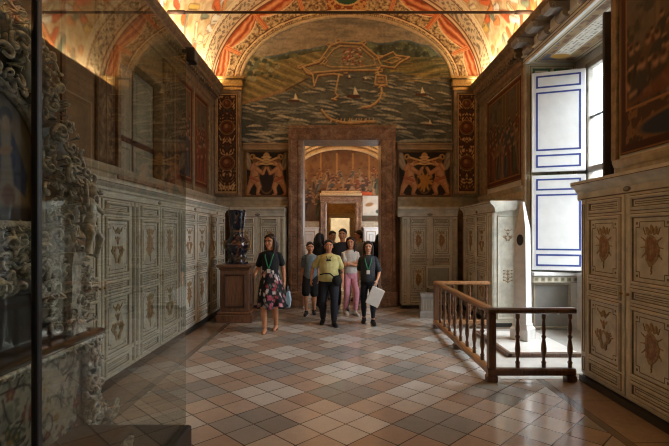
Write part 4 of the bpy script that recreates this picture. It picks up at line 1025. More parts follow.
def vase_col(co):
    th = np.arctan2(co[:, 1], co[:, 0]); z = co[:, 2]; n = fbm(th*1.5, z*3, 4, 3); c = Canvas(th, z)
    c.fill((18, 18, 26), 1.0); c.fill((26, 30, 60), np.clip((n-0.52)*7, 0, 1)*0.8)
    c.fill((150, 112, 64), ((np.abs((z*4) % 1-0.5) < 0.03) | (np.sin(th*6+7*np.sin(z*9))*np.sin(z*26) > 0.78))*0.5)
    c.fill((120, 60, 44), np.clip((0.36-n)*8, 0, 1)*0.7); c.fill((120, 112, 104), (n > 0.70)*0.5); return c.c
GLAZE = attr_mat('dark_glazed_porcelain', 0.18, grain=0.1, spec=0.6)
t = empty('porcelain_vase', (-1.93, 8.72, 1.08), 0, 'tall dark blue porcelain vase with gold decoration standing on the wooden pedestal', 'vase')
f = MB(); f.lathe([(0.21, 0.002), (0.21, 0.035), (0.17, 0.05), (0.16, 0.08), (0.19, 0.13)], 24)
me = f.mesh('foot', GLAZE, smooth=50); paint_attr(me, vase_col); link('foot', me, t)
f = MB(); prof = [(0.15, 0.12), (0.17, 0.14), (0.16, 0.17), (0.19, 0.23), (0.215, 0.30), (0.22, 0.36), (0.205, 0.42), (0.17, 0.47), (0.135, 0.51), (0.125, 0.55), (0.13, 0.62), (0.14, 0.72), (0.15, 0.83), (0.16, 0.93), (0.165, 0.99), (0.175, 1.01), (0.175, 1.025), (0.15, 1.025), (0.14, 0.9)]
pr2 = []
for (a, b), (c2, d) in zip(prof[:-1], prof[1:]):
    for k in range(3): pr2.append((a+(c2-a)*k/3, b+(d-b)*k/3))
f.lathe(pr2, 40); me = f.mesh('body', GLAZE, smooth=50); paint_attr(me, vase_col); link('body', me, t)
for sg in (-1, 1):
    f = MB(); f.tube([(sg*0.19, 0, 0.42), (sg*0.24, 0, 0.44), (sg*0.255, -0.01, 0.38), (sg*0.24, -0.02, 0.31), (sg*0.20, -0.01, 0.27)], [0.015, 0.02, 0.022, 0.02, 0.014], 8)
    f.build('handle', GILT, t, smooth=True)

# custodian chair and stone block in the far right corner
t = empty('panel_back_chair', (2.16, 9.55, 0), 0.08, 'grey green panel-backed chair standing before the far wall cabinet, behind the balustrade', 'chair')
f = MB(); f.bbox(-0.24, 0.24, -0.23, 0.22, 0.42, 0.48, 0.015); f.build('seat', mat('grey_green_upholstery', (0.16, 0.16, 0.125), 0.8, var=0.2), t)
for x in (-0.22, 0.22):
    for y in (-0.20, 0.19):
        f = MB(); f.bbox(x-0.02, x+0.02, y-0.02, y+0.02, 0, 0.42 if y < 0 else 0.95, 0.004); f.build('leg', PW, t)
f = MB(); f.frame(-0.27, 0.27, 0.50, 0.97, 0.045, 0.17, [(0, -0.04), (0, 0.012), (1, 0.012), (1, -0.04)]); f.build('back_frame', mat('pale_worn_frame', (0.5, 0.46, 0.38), 0.5, var=0.2), t)
f = MB(); f.bbox(-0.235, 0.235, 0.17, 0.195, 0.535, 0.935, 0.006); f.build('back_panel', mat('grey_green_back_panel', (0.26, 0.255, 0.20), 0.7, var=0.2), t)
t = empty('stone_block', (1.76, 9.02, 0), 0, 'pale carved stone block with a flared foot, by the far corner of the balustrade', 'stone')
f = MB(); f.sqlathe([(0.155, 0), (0.155, 0.10), (0.13, 0.14), (0.125, 0.30), (0.115, 0.38), (0.14, 0.42), (0.14, 0.48)], sy=0.8); f.build('block', GREYSTONE, t)
f = MB()
for k in range(4): f.box(-0.095+0.055*k, -0.07+0.055*k, -0.108, -0.098, 0.15, 0.36)
f.build('carved_flute', STONEBAND, t)

# ------------------------------------------------------------------ glass screen with the silver altar behind it
XG = -1.06
t = empty('glass_screen', (XG, 1.2, 0), 0, 'tall glass screen in front of the silver altar, on a black plinth', 'glass screen')
SCR = glass_mat('screen_glass', (0.80, 0.83, 0.80), 0.095, 1.0); SCR2 = glass_mat('clear_screen_glass', (0.80, 0.82, 0.79), 0.018, 0.35)
for a, b in ((1.615, 3.16), (0.02, 1.585), (-1.6, -0.01)):
    f = MB(); f.box(-0.004, 0.004, a-1.2, b-1.2, 0.335, 2.92); f.build('glass_pane', SCR if b > 3 else SCR2, t)
for y in (1.6, 0.005):
    f = MB(); f.bbox(-0.013, 0.013, y-1.2-0.012, y-1.2+0.012, 0.33, 3.35, 0.003); f.build('joint_post', BLACK, t)
f = MB(); f.bbox(-0.46, 0.045, -2.85, 1.96, 0.0, 0.33, 0.01); f.build('plinth', BLACKBASE, t)

def scrollwork(f, pts_fn, count, rr, size=(0.05, 0.13), depth=0.07):
    """acanthus curls: tapered spiral tubes and bent leaves. pts_fn -> (x,y,z,nx,ny) on the carved face, u along face"""
    for k in range(count):
        (x, y, z) = pts_fn(rr); s = rr.uniform(*size); a0 = rr.uniform(0, 2*PI); sg = rr.choice((-1, 1))
        d = rr.uniform(0.2, 1.0)*depth
        if rr.random() < 0.55:
            ps = []; rd = []
            for i in range(13):
                u = i/12; r = s*(1-0.85*u); a = a0+sg*u*5.2
                ps.append((x+d+0.02*math.sin(u*3), y+r*math.cos(a), z+r*math.sin(a))); rd.append(s*(0.20-0.10*u)+0.004)
            f.tube(ps, rd, 6)
        else:
            for j in range(3):
                a = a0+(j-1)*0.6; L = s*(1.2 if j == 1 else 0.9)
                ps = [(x+d*0.4, y, z), (x+d*1.1, y+0.5*L*math.cos(a), z+0.5*L*math.sin(a)), (x+d*0.9, y+L*math.cos(a+0.25*sg), z+L*math.sin(a+0.25*sg))]
                f.tube(ps, [s*0.16, s*0.22, s*0.05], 6, flat=0.55)
YA = 2.10          # altar centre line
# altar body with painted stone inlay frontal
t = empty('altar_table', (-1.60, YA, 0), 0, 'altar with a flowered stone inlay front, behind the glass screen', 'altar')
f = MB(); f.bbox(-0.62, 0.06, -0.99, 0.99, 0.0, 0.40, 0.01); f.build('altar_step', mat('altar_step_stone', (0.12, 0.10, 0.08), 0.5, var=0.3), t)
f = MB(); f.bbox(-0.60, -0.03, -0.95, 0.95, 0.40, 0.98, 0.006); f.build('altar_body', GREYSTONE, t)
f = MB(); f.bbox(-0.62, 0.03, -0.98, 0.98, 0.98, 1.02, 0.01); f.build('altar_top', mat('brown_altar_top', (0.13, 0.085, 0.05), 0.4, var=0.3), t)
f = MB(); f.bbox(-0.02, 0.035, -0.97, 0.97, 0.955, 0.985, 0.008); 
scrollwork(f, lambda r: (0.0, r.uniform(-1.0, 1.0), 0.955), 60, random.Random(3), (0.02, 0.04), 0.03); f.build('silver_edge', SILVER, t, smooth=60)
def frontal_fn(c, w, h):
    rr = random.Random(9); n = fbm(c.U, c.V, 9, 4); n2 = fbm(c.U, c.V, 24, 6)
    c.fill((196, 190, 172), 1.0); c.fill((120, 116, 104), np.clip((n-0.5)*6, 0, 1)*0.7); c.fill((52, 48, 46), np.clip((0.40-n2)*8, 0, 1)*0.6)
    for k in range(60):                                    # stems
        x, y, a = rr.uniform(0, w), rr.uniform(0, h), rr.uniform(0, 2*PI); pts = [(x, y)]
        for i in range(6): a += rr.uniform(-0.1, 0.9); x += 0.05*math.cos(a); y += 0.05*math.sin(a); pts.append((x, y))
        c.line(pts, 0.006, rr.choice([(66, 78, 56), (196, 190, 172), (60, 50, 44)]), 0.006)
    for k in range(120):
        x, y, r = rr.uniform(0, w), rr.uniform(0, h), rr.uniform(0.018, 0.05)
        col = rr.choice([(124, 54, 48), (168, 128, 66), (80, 66, 92), (196, 186, 160), (78, 92, 64), (150, 84, 76), (206, 198, 180), (48, 50, 66)])
        for j in range(5): a = j*1.256+k; c.ell(x+r*0.7*math.cos(a), y+r*0.7*math.sin(a), r*0.5, r*0.4, col, a, 0.008)
        c.ell(x, y, r*0.3, r*0.3, (188, 150, 80), 0, 0.006)
    c.ring(w/2+0.45, h/2, 0.17, 0.20, 0.012, (188, 180, 160)); c.ring(w/2-0.45, h/2, 0.17, 0.20, 0.012, (188, 180, 160))
    c.rframe(0, w, 0, h, 0.02, (150, 140, 118)); c.grain(0.25, 30, 3)
painted('inlay_frontal', (-0.028, -0.80, 0.40), (0,1,0), (0,0,1), 1.60, 0.555, 0.008, frontal_fn, LACQ, parent=t, thick=0.01)
for sg in (-1, 1):
    f = MB(); f.bbox(-0.03, 0.005, *( (0.79, 0.94) if sg > 0 else (-0.94, -0.79)), 0.40, 0.955, 0.008)
    scrollwork(f, lambda r: (0.0, sg*r.uniform(0.80, 0.92), r.uniform(0.42, 0.93)), 34, random.Random(4), (0.03, 0.06), 0.03); f.build('corner_pilaster', SILVER, t, smooth=60)
f = MB(); scrollwork(f, lambda r: (-0.03, r.uniform(0.75, 1.12), 0.40+r.uniform(0, 0.07)), 26, random.Random(6), (0.03, 0.06), 0.08); f.build('carved_foot', SILVER, t, smooth=60)
# retable
t = empty('silver_retable', (-1.74, YA, 1.034), 0, 'carved silver rococo retable with curling leaves around a dark painting', 'altarpiece')
f = MB()
back = [(-0.99, 0), (0.99, 0), (1.03, 0.25), (0.93, 0.55), (1.02, 0.85), (0.90, 1.15), (0.72, 1.35), (0.66, 1.6), (0.45, 1.72), (0.0, 1.86), (-0.45, 1.72), (-0.66, 1.6), (-0.72, 1.35), (-0.90, 1.15), (-1.02, 0.85), (-0.93, 0.55), (-1.03, 0.25)]
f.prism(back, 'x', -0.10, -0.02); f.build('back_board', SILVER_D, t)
def on_frame(r):
    while True:
        y = r.uniform(-1.02, 1.02); z = r.uniform(0.02, 1.86)
        edge = np.interp(z, [0, 0.25, 0.55, 0.85, 1.15, 1.35, 1.6, 1.72, 1.86], [0.97, 1.0, 0.92, 0.99, 0.88, 0.72, 0.64, 0.46, 0.1])
        if abs(y) > edge: continue
        if abs(y) < 0.52 and 0.66 < z < 1.08: continue
        if (y/0.52)**2+((z-1.08)/0.32)**2 < 1: continue
        if abs(y) < 0.50 and 0.02 < z < 0.28: continue
        return (0.0, y, z)
f = MB(); scrollwork(f, on_frame, 1000, random.Random(8), (0.018, 0.058), 0.12); f.build('carved_leaves', SILVER, t, smooth=60)
f = MB()
ang = [(0.54, 0.66)]+[(0.54*math.cos(a), 1.08+0.34*math.sin(a)) for a in [k*PI/16 for k in range(17)]]+[(-0.54, 0.66)]
f.tube([(0.01, y, z) for y, z in ang]+[(0.01, 0.54, 0.66)], 0.028, 8); f.tube([(0.03, y*0.93, z) for y, z in ang], 0.016, 6); f.build('picture_moulding', SILVER, t, smooth=True)
def madonna_fn(c, w, h):
    n = fbm(c.U, c.V, 5, 3); c.blend(c.ramp(n, [(0.3, (104, 88, 64)), (0.7, (140, 120, 88))]), 1.0)
    for dx, k in ((0.0, 1.0), (0.42, 0.9)):
        x = 0.84; b = 0.02
        c.cap((x, b), (x, b+0.42*k), 0.10*k, 0.05, (128, 116, 100), 0.02, shade=(158, 146, 126))
        c.poly([(x-0.04, b+0.50*k), (x-0.15*k, b+0.30*k), (x-0.13*k, b+0.02), (x-0.05*k, b+0.1), (x-0.03, b+0.38*k)], (34, 44, 74), 0.015)
        c.poly([(x+0.04, b+0.50*k), (x+0.17*k, b+0.26*k), (x+0.15*k, b+0.14), (x+0.06*k, b+0.2), (x+0.03, b+0.38*k)], (36, 48, 82), 0.015)
        c.ell(x, b+0.53*k, 0.038, 0.05, (158, 128, 98), 0, 0.01); c.ell(x, b+0.56*k, 0.05, 0.05, (38, 34, 40), 0, 0.01, 0.8); c.ell(x, b+0.525*k, 0.028, 0.038, (170, 138, 108), 0, 0.01)
        c.ell(x, b+0.38*k, 0.05, 0.025, (158, 124, 94), 0.4, 0.01)
        break
    c.cap((0.2, 0.04), (1.0, 0.06), 0.05, 0.05, (44, 34, 30), 0.04); c.ell(0.86, 0.16, 0.05, 0.06, (118, 84, 62), 0, 0.02); c.ell(0.34, 0.18, 0.05, 0.06, (110, 78, 58), 0, 0.02)
    c.grain(0.2, 14, 4)
painted('altar_painting', (-0.012, -0.54, 0.66), (0,1,0), (0,0,1), 1.08, 0.76, 0.008, madonna_fn, FRESCO, parent=t, thick=0.01, top=lambda U: 0.42+0.34*np.sqrt(np.clip(1-((U-0.54)/0.54)**2, 0, 1)))
f = MB(); f.box(-0.02, 0.004, -0.48, 0.48, 0.02, 0.28); f.build('niche_shade', BLACK, t)  # flat black slab painted as the shade of the arch below the picture
# carved angels riding the frame (one mesh each)
def angel(y, z, s, sg):
    f = MB(); P = lambda a, b, c: (0.12+a*s, y+sg*b*s, z+c*s)
    f.tube([P(0, 0, -0.10), P(0.02, 0, 0.05), P(0.02, 0, 0.16)], [0.07*s, 0.085*s, 0.06*s], 10)
    f.ell(P(0.04, 0.01, 0.28), (0.065*s, 0.06*s, 0.075*s), 10, 8); f.ell(P(0.02, 0.01, 0.32), (0.07*s, 0.068*s, 0.05*s), 10, 6); f.tube([P(0.10, 0.01, 0.28), P(0.115, 0.01, 0.265)], 0.012*s, 6)
    f.tube([P(0.01, 0, 0.18), P(0.03, 0, 0.24)], 0.03*s, 8)
    f.tube([P(0.03, 0.07, 0.14), P(0.08, 0.16, 0.06), P(0.12, 0.22, 0.14)], [0.032*s, 0.028*s, 0.02*s], 8); f.tube([P(0.03, -0.07, 0.14), P(0.08, -0.16, 0.2), P(0.10, -0.20, 0.32)], [0.032*s, 0.028*s, 0.02*s], 8)
    f.tube([P(0.02, 0.04, -0.10), P(0.10, 0.08, -0.22), P(0.04, 0.10, -0.40)], [0.055*s, 0.045*s, 0.025*s], 8); f.tube([P(0.02, -0.04, -0.10), P(0.10, -0.10, -0.16), P(0.08, -0.14, -0.34)], [0.055*s, 0.045*s, 0.025*s], 8)
    for q in (-1, 1):
        for k in range(5): f.tube([P(-0.04, 0.04*q, 0.15), P(-0.06, q*(0.12+0.03*k), 0.28-0.04*k), P(-0.05, q*(0.16+0.02*k), 0.40-0.12*k)], [0.02*s, 0.03*s, 0.01*s], 6, flat=0.4)
    return f
angel(0.84, 0.72, 0.62, 1).build('carved_angel', SILVER, t, smooth=60); angel(-0.84, 0.72, 0.62, -1).build('carved_angel', SILVER, t, smooth=60)
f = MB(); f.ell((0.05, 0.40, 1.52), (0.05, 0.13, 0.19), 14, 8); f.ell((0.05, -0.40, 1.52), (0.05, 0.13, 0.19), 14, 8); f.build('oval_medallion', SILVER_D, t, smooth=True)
for sg in (-1, 1):
    f = MB(); f.sqlathe([(0.07, 0.0), (0.07, 0.06), (0.05, 0.08), (0.05, 0.42), (0.065, 0.45), (0.07, 0.50)], (0.06, sg*0.74, 0.0)); f.build('pilaster_strip', SILVER, t)
# kneeling step
t = empty('kneeling_step', (-1.36, 2.0, 0.332), 0, 'low brown topped kneeling step with carved silver edge, inside the glass at the bottom left', 'kneeler')
f = MB(); f.bbox(-0.15, 0.14, -0.80, 0.62, 0.0, 0.15, 0.01); f.build('step_body', SILVER_D, t)
f = MB(); f.bbox(-0.17, 0.17, -0.83, 0.66, 0.15, 0.21, 0.02); f.build('padded_top', BROWNTOP, t)
f = MB(); scrollwork(f, lambda r: (0.13, r.uniform(-0.75, 0.58), r.uniform(0.07, 0.13)), 60, random.Random(5), (0.02, 0.034), 0.03)
scrollwork(f, lambda r: (0.13, r.uniform(0.50, 0.62), r.uniform(0.07, 0.15)), 16, random.Random(15), (0.03, 0.045), 0.03); f.build('silver_carving', SILVER, t, smooth=60)
# ------------------------------------------------------------------ people
def remeshed(mb, voxel, smooth=6):
    me = mb.mesh('tmp', []); o = bpy.data.objects.new('tmp', me); COL.objects.link(o)
    r = o.modifiers.new('r', 'REMESH'); r.mode = 'VOXEL'; r.voxel_size = voxel
    s = o.modifiers.new('s', 'SMOOTH'); s.factor = 0.5; s.iterations = smooth
    dg = bpy.context.evaluated_depsgraph_get(); ev = o.evaluated_get(dg)
    out = bpy.data.meshes.new_from_object(ev); bpy.data.objects.remove(o)
    out.polygons.foreach_set('use_smooth', [True]*len(out.polygons)); out.update()
    return out
def ik(a, t, l1, l2, pole):
    a, t, pole = Vector(a), Vector(t), Vector(pole); d = t-a; L = min(d.length, (l1+l2)*0.998); d.normalize()
    x = (l1*l1-l2*l2+L*L)/(2*L); h = math.sqrt(max(0, l1*l1-x*x)); p = (pole-d*pole.dot(d)).normalized()
    return a+d*x+p*h, a+d*L
SKIN = attr_mat('skin', 0.55, grain=0.06, bscale=90)
CLOTH = {}
def cloth(name, rgb, rough=0.85, var=0.18, scale=14, c2=None, bump=0.25):
    return mat(name, hexc(*rgb), rough, var=var, scale=scale, bump=bump, c2=hexc(*c2) if c2 else None)
EYEW = mat('eye_white', (0.6, 0.58, 0.54), 0.3, var=0.03, bump=0); EYED = mat('dark_iris', (0.02, 0.013, 0.008), 0.25, var=0.1, bump=0)
def ring(c, rx, ry, n=18, tw=0.0):
    return [(c[0]+rx*math.cos(2*PI*k/n+tw), c[1]+ry*math.sin(2*PI*k/n+tw), c[2]) for k in range(n)]
def hand(f, w, d, s, n, k=1.0, curl=0.5):
    w, d, s, n = Vector(w), Vector(d).normalized(), Vector(s), Vector(n)
    s = (s-d*s.dot(d)).normalized(); n = d.cross(s)*(1 if d.cross(s).dot(n) >= 0 else -1)
    P = lambda a, b, c: w+(d*a+s*b+n*c)*k
    for b in (-0.022, -0.007, 0.008, 0.022): f.tube([P(0.0, b*0.7, 0), P(0.05, b, 0.0), P(0.085, b*1.1, 0.004)], [0.014*k, 0.015*k, 0.012*k], 8)
    for b, L in ((-0.030, 0.055), (-0.010, 0.068), (0.010, 0.073), (0.030, 0.066)):
        c0 = curl
        f.tube([P(0.085, b, 0.003), P(0.085+L*0.5, b*1.12, 0.004+L*0.22*c0*2), P(0.085+L*(0.95-0.25*c0), b*1.12, 0.004+L*0.62*c0*1.6)], [0.0088*k, 0.008*k, 0.006*k], 6)
    f.tube([P(0.025, 0.028, 0.004), P(0.055, 0.050, 0.014), P(0.085, 0.056, 0.026)], [0.012*k, 0.010*k, 0.007*k], 6)
def person(loc, rz, H, label, feet, hands, skin=(186, 132, 98), hair=('short', (38, 26, 20)), top=None, bottom=None, shoe=None, wide=1.0, belly=0.0,
           lean=0.0, head=(0, 0), voxel=0.0085, extra=None, hip=0.52):
    t = empty('person', loc, rz, label, 'person', None)
    V = lambda x, y, z: Vector((x*H, y*H, z*H))
    hz = hip; lf = lambda z: -lean*(z-hz)                # forward lean, towards -y
    sh = 0.102*wide
    torso = [(0.475, 0.078*wide, 0.060), (0.52, 0.096*wide, 0.068+belly*0.3), (0.56, 0.094*wide, 0.067+belly*0.7), (0.62, 0.081*wide, 0.060+belly), (0.68, 0.087*wide, 0.064+belly*0.6), (0.74, 0.094*wide, 0.068), (0.775, 0.094*wide, 0.060), (0.805, 0.072*wide, 0.048), (0.832, 0.044, 0.036)]
    hipj = {sg: V(sg*0.052*wide, 0, hz-0.01) for sg in (-1, 1)}
    shj = {sg: V(sg*sh, lf(0.79)+0.004, 0.780) for sg in (-1, 1)}
    legs = {}; arms = {}
    for sg, (fx, fy, lift, toe) in zip((-1, 1), feet):
        an = V(fx, fy, 0.045+lift); kn, an = ik(hipj[sg], an, 0.245*H, 0.245*H, (0.12*sg, -1, 0)); legs[sg] = (hipj[sg], kn, an, toe)
    for sg, (hx, hy, hz_, pole, thumb, palm) in zip((-1, 1), hands):
        el, wr = ik(shj[sg], V(hx, hy, hz_), 0.168*H, 0.148*H, pole); arms[sg] = (shj[sg], el, wr, thumb, palm)
    hs = H*0.145/0.225; hc = V(0, lf(0.92)-0.012, 0.914)
    R = Matrix.Rotation(head[0], 3, 'Z') @ Matrix.Rotation(head[1], 3, 'X')
    HP = lambda x, y, z: hc+R @ (Vector((x, y, z))*hs)
    f = MB()
    f.loft([ring(V(0, lf(z), z), rx*H, ry*H) for z, rx, ry in torso])
    for sg in (-1, 1):
        a, k, n, toe = legs[sg]; m1 = a.lerp(k, 0.5); m2 = k.lerp(n, 0.3)
        f.tube([a, m1, k, m2, n], [0.054*H*(0.6+0.4*wide), 0.047*H*(0.6+0.4*wide), 0.032*H, 0.034*H, 0.0195*H], 12)
        fd = Vector((math.sin(toe), -math.cos(toe), 0)); lift = max(0.0, n.z-0.045*H)
        tip = n+fd*0.105*H+Vector((0, 0, -0.035*H-lift*0.8)); hl = n-fd*0.022*H+Vector((0, 0, -0.026*H))
        f.tube([hl, n.lerp(tip, 0.4)+Vector((0, 0, -0.008*H)), tip], [0.022*H, 0.023*H, 0.016*H], 10, flat=0.8)
        legs[sg] += (hl, tip, fd)
        a, e, w, thumb, palm = arms[sg]
        f.tube([V(sg*0.05, lf(0.8), 0.792), a, a.lerp(e, 0.5), e, e.lerp(w, 0.3), w], [0.026*H, 0.028*H, 0.025*H, 0.020*H, 0.021*H, 0.0135*H], 10)
        hand(f, w, (w-e), thumb, palm, H*0.54)
    f.tube([V(0, lf(0.82)+0.006, 0.815), HP(0, 0.018, -0.10), HP(0, 0.012, -0.03)], [0.036*H, 0.031*H, 0.032*H], 12)
    def he(c, r): f.ell(HP(*c), tuple(x*hs for x in r), 14, 10, rot=R)
    he((0, 0.012, 0.030), (0.074, 0.092, 0.084)); he((0, -0.022, -0.030), (0.060, 0.064, 0.084)); he((0, -0.055, -0.092), (0.030, 0.026, 0.024))
    for sg in (-1, 1): he((sg*0.074, 0.012, -0.012), (0.011, 0.022, 0.032)); he((sg*0.036, -0.068, -0.02), (0.022, 0.018, 0.020))
    f.tube([HP(0, -0.082, 0.018), HP(0, -0.104, -0.022)], [0.009*hs, 0.014*hs], 8); f.tube([HP(-0.018, -0.085, -0.058), HP(0.018, -0.085, -0.058)], 0.008*hs, 8); f.tube([HP(-0.045, -0.074, 0.036), HP(0.045, -0.074, 0.036)], 0.010*hs, 8)
    me = remeshed(f, voxel, 4)
    Ri = R.transposed()
    def skin_fn(co):
        c = Canvas(co[:, 0], co[:, 2]); n = fbm(co[:, 0], co[:, 2], 30, 3, 2)
        c.fill(tuple(min(255, int(x*1.10)) for x in skin), 1.0); c.fill(tuple(int(x*0.94) for x in skin), np.clip((n-0.5)*3, 0, 1)*0.4)
        L = (co-np.array(hc)[None]) @ np.array(Ri).T/hs
        x, y, z = L[:, 0], L[:, 1], L[:, 2]; fr = (y < -0.05)
        c.fill((150, 74, 66), (fr & (np.abs(z+0.058) < 0.009) & (np.abs(x) < 0.026))*0.8)
        c.fill((44, 30, 24), (fr & (np.abs(z-0.036+np.abs(x)*0.1) < 0.006) & (np.abs(np.abs(x)-0.032) < 0.020))*0.85)
        c.fill(tuple(int(q*0.72) for q in skin), (fr & (np.hypot(np.abs(x)-0.031, (z-0.012)*1.4) < 0.017))*0.7)
        return c.c
    paint_attr(me, skin_fn); me.materials.append(SKIN); link('body', me, t)
    for sg in (-1, 1):
        q = MB(); q.ell(HP(sg*0.031, -0.0765, 0.012), (0.0135*hs, 0.008*hs, 0.0075*hs), 10, 6, 0, R); q.ell(HP(sg*0.031, -0.0835, 0.012), (0.0065*hs, 0.003*hs, 0.0065*hs), 8, 6, 1, R); q.build('eye', [EYEW, EYED], t, smooth=True)
    # hair
    style, hcol = hair; f = MB()
    f.ell(HP(0, 0.030, 0.046), tuple(x*hs for x in (0.083, 0.096, 0.086)), 16, 10, rot=R)
    if style == 'long':
        for sg in (-1, 1):
            f.tube([HP(sg*0.055, 0.0, 0.085), HP(sg*0.080, 0.0, 0.01), HP(sg*0.080, -0.004, -0.09), HP(sg*0.076, -0.03, -0.20)], [0.030*hs, 0.026*hs, 0.027*hs, 0.014*hs], 8)
            f.tube([HP(sg*0.02, 0.06, 0.05), HP(sg*0.05, 0.085, -0.08), HP(sg*0.05, 0.075, -0.24)], [0.04*hs, 0.05*hs, 0.025*hs], 8)
        f.tube([HP(0, 0.08, 0.05), HP(0, 0.10, -0.08), HP(0, 0.09, -0.25)], [0.05*hs, 0.05*hs, 0.025*hs], 8)
    elif style == 'bun':
        f.ell(HP(0, 0.125, 0.04), (0.035*hs, 0.035*hs, 0.035*hs), 10, 8); f.tube([HP(0, 0.09, 0.02), HP(0, 0.10, -0.06)], 0.03*hs, 8)
    elif style == 'tail':
        f.tube([HP(0, 0.11, 0.05), HP(0, 0.145, -0.02), HP(0.01, 0.13, -0.16)], [0.025*hs, 0.035*hs, 0.012*hs], 8)
    else:
        f.ell(HP(0, 0.045, 0.005), tuple(x*hs for x in (0.078, 0.075, 0.085)), 14, 10, rot=R)
    f.tube([HP(-0.062, -0.045, 0.070), HP(-0.03, -0.058, 0.098), HP(0.03, -0.058, 0.098), HP(0.062, -0.045, 0.070)], 0.014*hs, 8)
    me = remeshed(f, voxel, 3); me.materials.append(cloth('hair_%d_%d_%d' % hcol, hcol, 0.5, 0.4, 40)); link('hair', me, t)
    # top
    if top:
        nm, m, zb, slv, loose = top; f = MB(); g = loose
        rows = [r for r in torso if r[0] > zb]; z0 = zb; rx0 = np.interp(zb, [r[0] for r in torso], [r[1] for r in torso]); ry0 = np.interp(zb, [r[0] for r in torso], [r[2] for r in torso])
        rs = [(z0, rx0, ry0)]+rows
        f.loft([ring(V(0, lf(z), z), (rx+0.010+g*(1 if z < 0.74 else 0.3))*H, (ry+0.010+g*(1 if z < 0.74 else 0.3))*H) for z, rx, ry in rs[:-1]]+[ring(V(0, lf(0.832)+0.004, 0.832), 0.042*H, 0.038*H)])
        for sg in (-1, 1):
            a, e, w = arms[sg][:3]
            if slv <= 1: p = [V(sg*0.045, lf(0.8), 0.795), a, a.lerp(e, slv)]; rd = [0.030*H, 0.034*H, (0.033+g*0.6)*H]
            else: p = [V(sg*0.045, lf(0.8), 0.795), a, e, e.lerp(w, slv-1)]; rd = [0.030*H, 0.034*H, 0.029*H, 0.023*H]
            f.tube(p, rd, 12)
        me = remeshed(f, voxel, 5); link(nm, me, t)
        if callable(m): paint_attr(me, m); me.materials.append(CLOTHATTR)
        else: me.materials.append(m)
    if bottom:
        kind, m, end, loose = bottom; f = MB()
        if kind in ('trousers', 'shorts', 'leggings'):
            f.loft([ring(V(0, lf(z), z), rx*H, ry*H) for z, rx, ry in ((0.465, 0.080*wide+0.008, 0.070), (0.52, 0.104*wide, 0.078+belly*0.3), (0.575, 0.100*wide, 0.074+belly*0.7), (0.60, 0.094*wide, 0.070+belly))])
            for sg in (-1, 1):
                a, k, n = legs[sg][:3]
                if end > 1: p = [a, a.lerp(k, 0.5), k, k.lerp(n, 0.35), k.lerp(n, end-1)]; rd = [(0.060+loose)*H*(0.6+0.4*wide), (0.053+loose)*H*(0.6+0.4*wide), (0.039+loose)*H, (0.041+loose)*H, (0.028+loose)*H]
                else: p = [a, a.lerp(k, 0.5), a.lerp(k, end)]; rd = [(0.060+loose)*H, (0.056+loose)*H, (0.050+loose)*H]
                f.tube(p, rd, 12)
            me = remeshed(f, voxel, 5); me.materials.append(m); link(kind, me, t)
        else:                                             # flared skirt with folds and a swinging hem
            n = 48; rings = []
            for i in range(9):
                u = i/8; z = 0.625+(end-0.625)*u; rx = (0.098+0.080*u**0.8)*wide+loose*u; ry = (0.076+0.105*u**0.7)*1.0
                rings.append([((rx*(1+0.10*u*math.sin(7*a+1)))*math.cos(a)*H+0.03*u*u*H, (ry*(1+0.10*u*math.sin(7*a+1)))*math.sin(a)*H-0.022*u*H, z*H+0.010*u*H*math.sin(5*a)) for a in [2*PI*k/n for k in range(n)]])
            inner = [[(p[0]*0.96, p[1]*0.96, p[2]) for p in r] for r in rings[::-1]]
            f.loft(rings+inner, cap=False)
            me = f.mesh(kind, [], smooth=True); link(kind, me, t)
            if callable(m):
                bm = bmesh.new(); bm.from_mesh(me); bmesh.ops.subdivide_edges(bm, edges=bm.edges, cuts=2, use_grid_fill=True); bm.to_mesh(me); bm.free()
                me.polygons.foreach_set('use_smooth', [True]*len(me.polygons)); paint_attr(me, m); me.materials.append(CLOTHATTR)
            else: me.materials.append(m)
    if shoe:
        nm, m, sole = shoe
        for sg in (-1, 1):
            hl, tip, fd = legs[sg][4:]; an = legs[sg][2]
            if nm == 'sandal':
                f = MB(); lo = Vector((0, 0, -0.018*H)); f.tube([hl+lo, hl.lerp(tip, 0.5)+lo, tip+lo*0.7], [0.022*H, 0.026*H, 0.022*H], 10, flat=0.3)
                f.tube([hl.lerp(tip, 0.62)+Vector((-0.022*H, 0, -0.008*H)), hl.lerp(tip, 0.6)+Vector((0, 0, 0.022*H)), hl.lerp(tip, 0.62)+Vector((0.022*H, 0, -0.008*H))], 0.006*H, 6)
                f.build(nm, m, t, smooth=True)
            else:
                f = MB(); f.tube([hl, hl.lerp(tip, 0.45)+Vector((0, 0, 0.006*H)), tip+fd*0.006*H], [0.028*H, 0.029*H, 0.022*H], 12, flat=0.9); f.tube([hl.lerp(an, 0.2), an+Vector((0, 0, 0.004*H))], [0.027*H, 0.026*H], 10)
                s2 = f.build(nm, m, t, smooth=True)
                if sole:
                    f = MB(); lo = Vector((0, 0, -0.020*H)); f.tube([hl+lo, hl.lerp(tip, 0.5)+lo, tip+lo*0.6], [0.028*H, 0.030*H, 0.023*H], 12, flat=0.3); f.build('shoe_sole', sole, s2, smooth=True)
    if extra: extra(t, V, HP, lf, arms, H)
    return t
CLOTHATTR = attr_mat('printed_cloth', 0.85, grain=0.2, bscale=30)
NAVY = cloth('navy_cloth', (26, 28, 40)); BLACKC = cloth('black_cloth', (20, 20, 22)); SHOEB = cloth('black_shoe', (22, 21, 22), 0.5); WHITESOLE = cloth('white_sole', (196, 190, 182), 0.6)
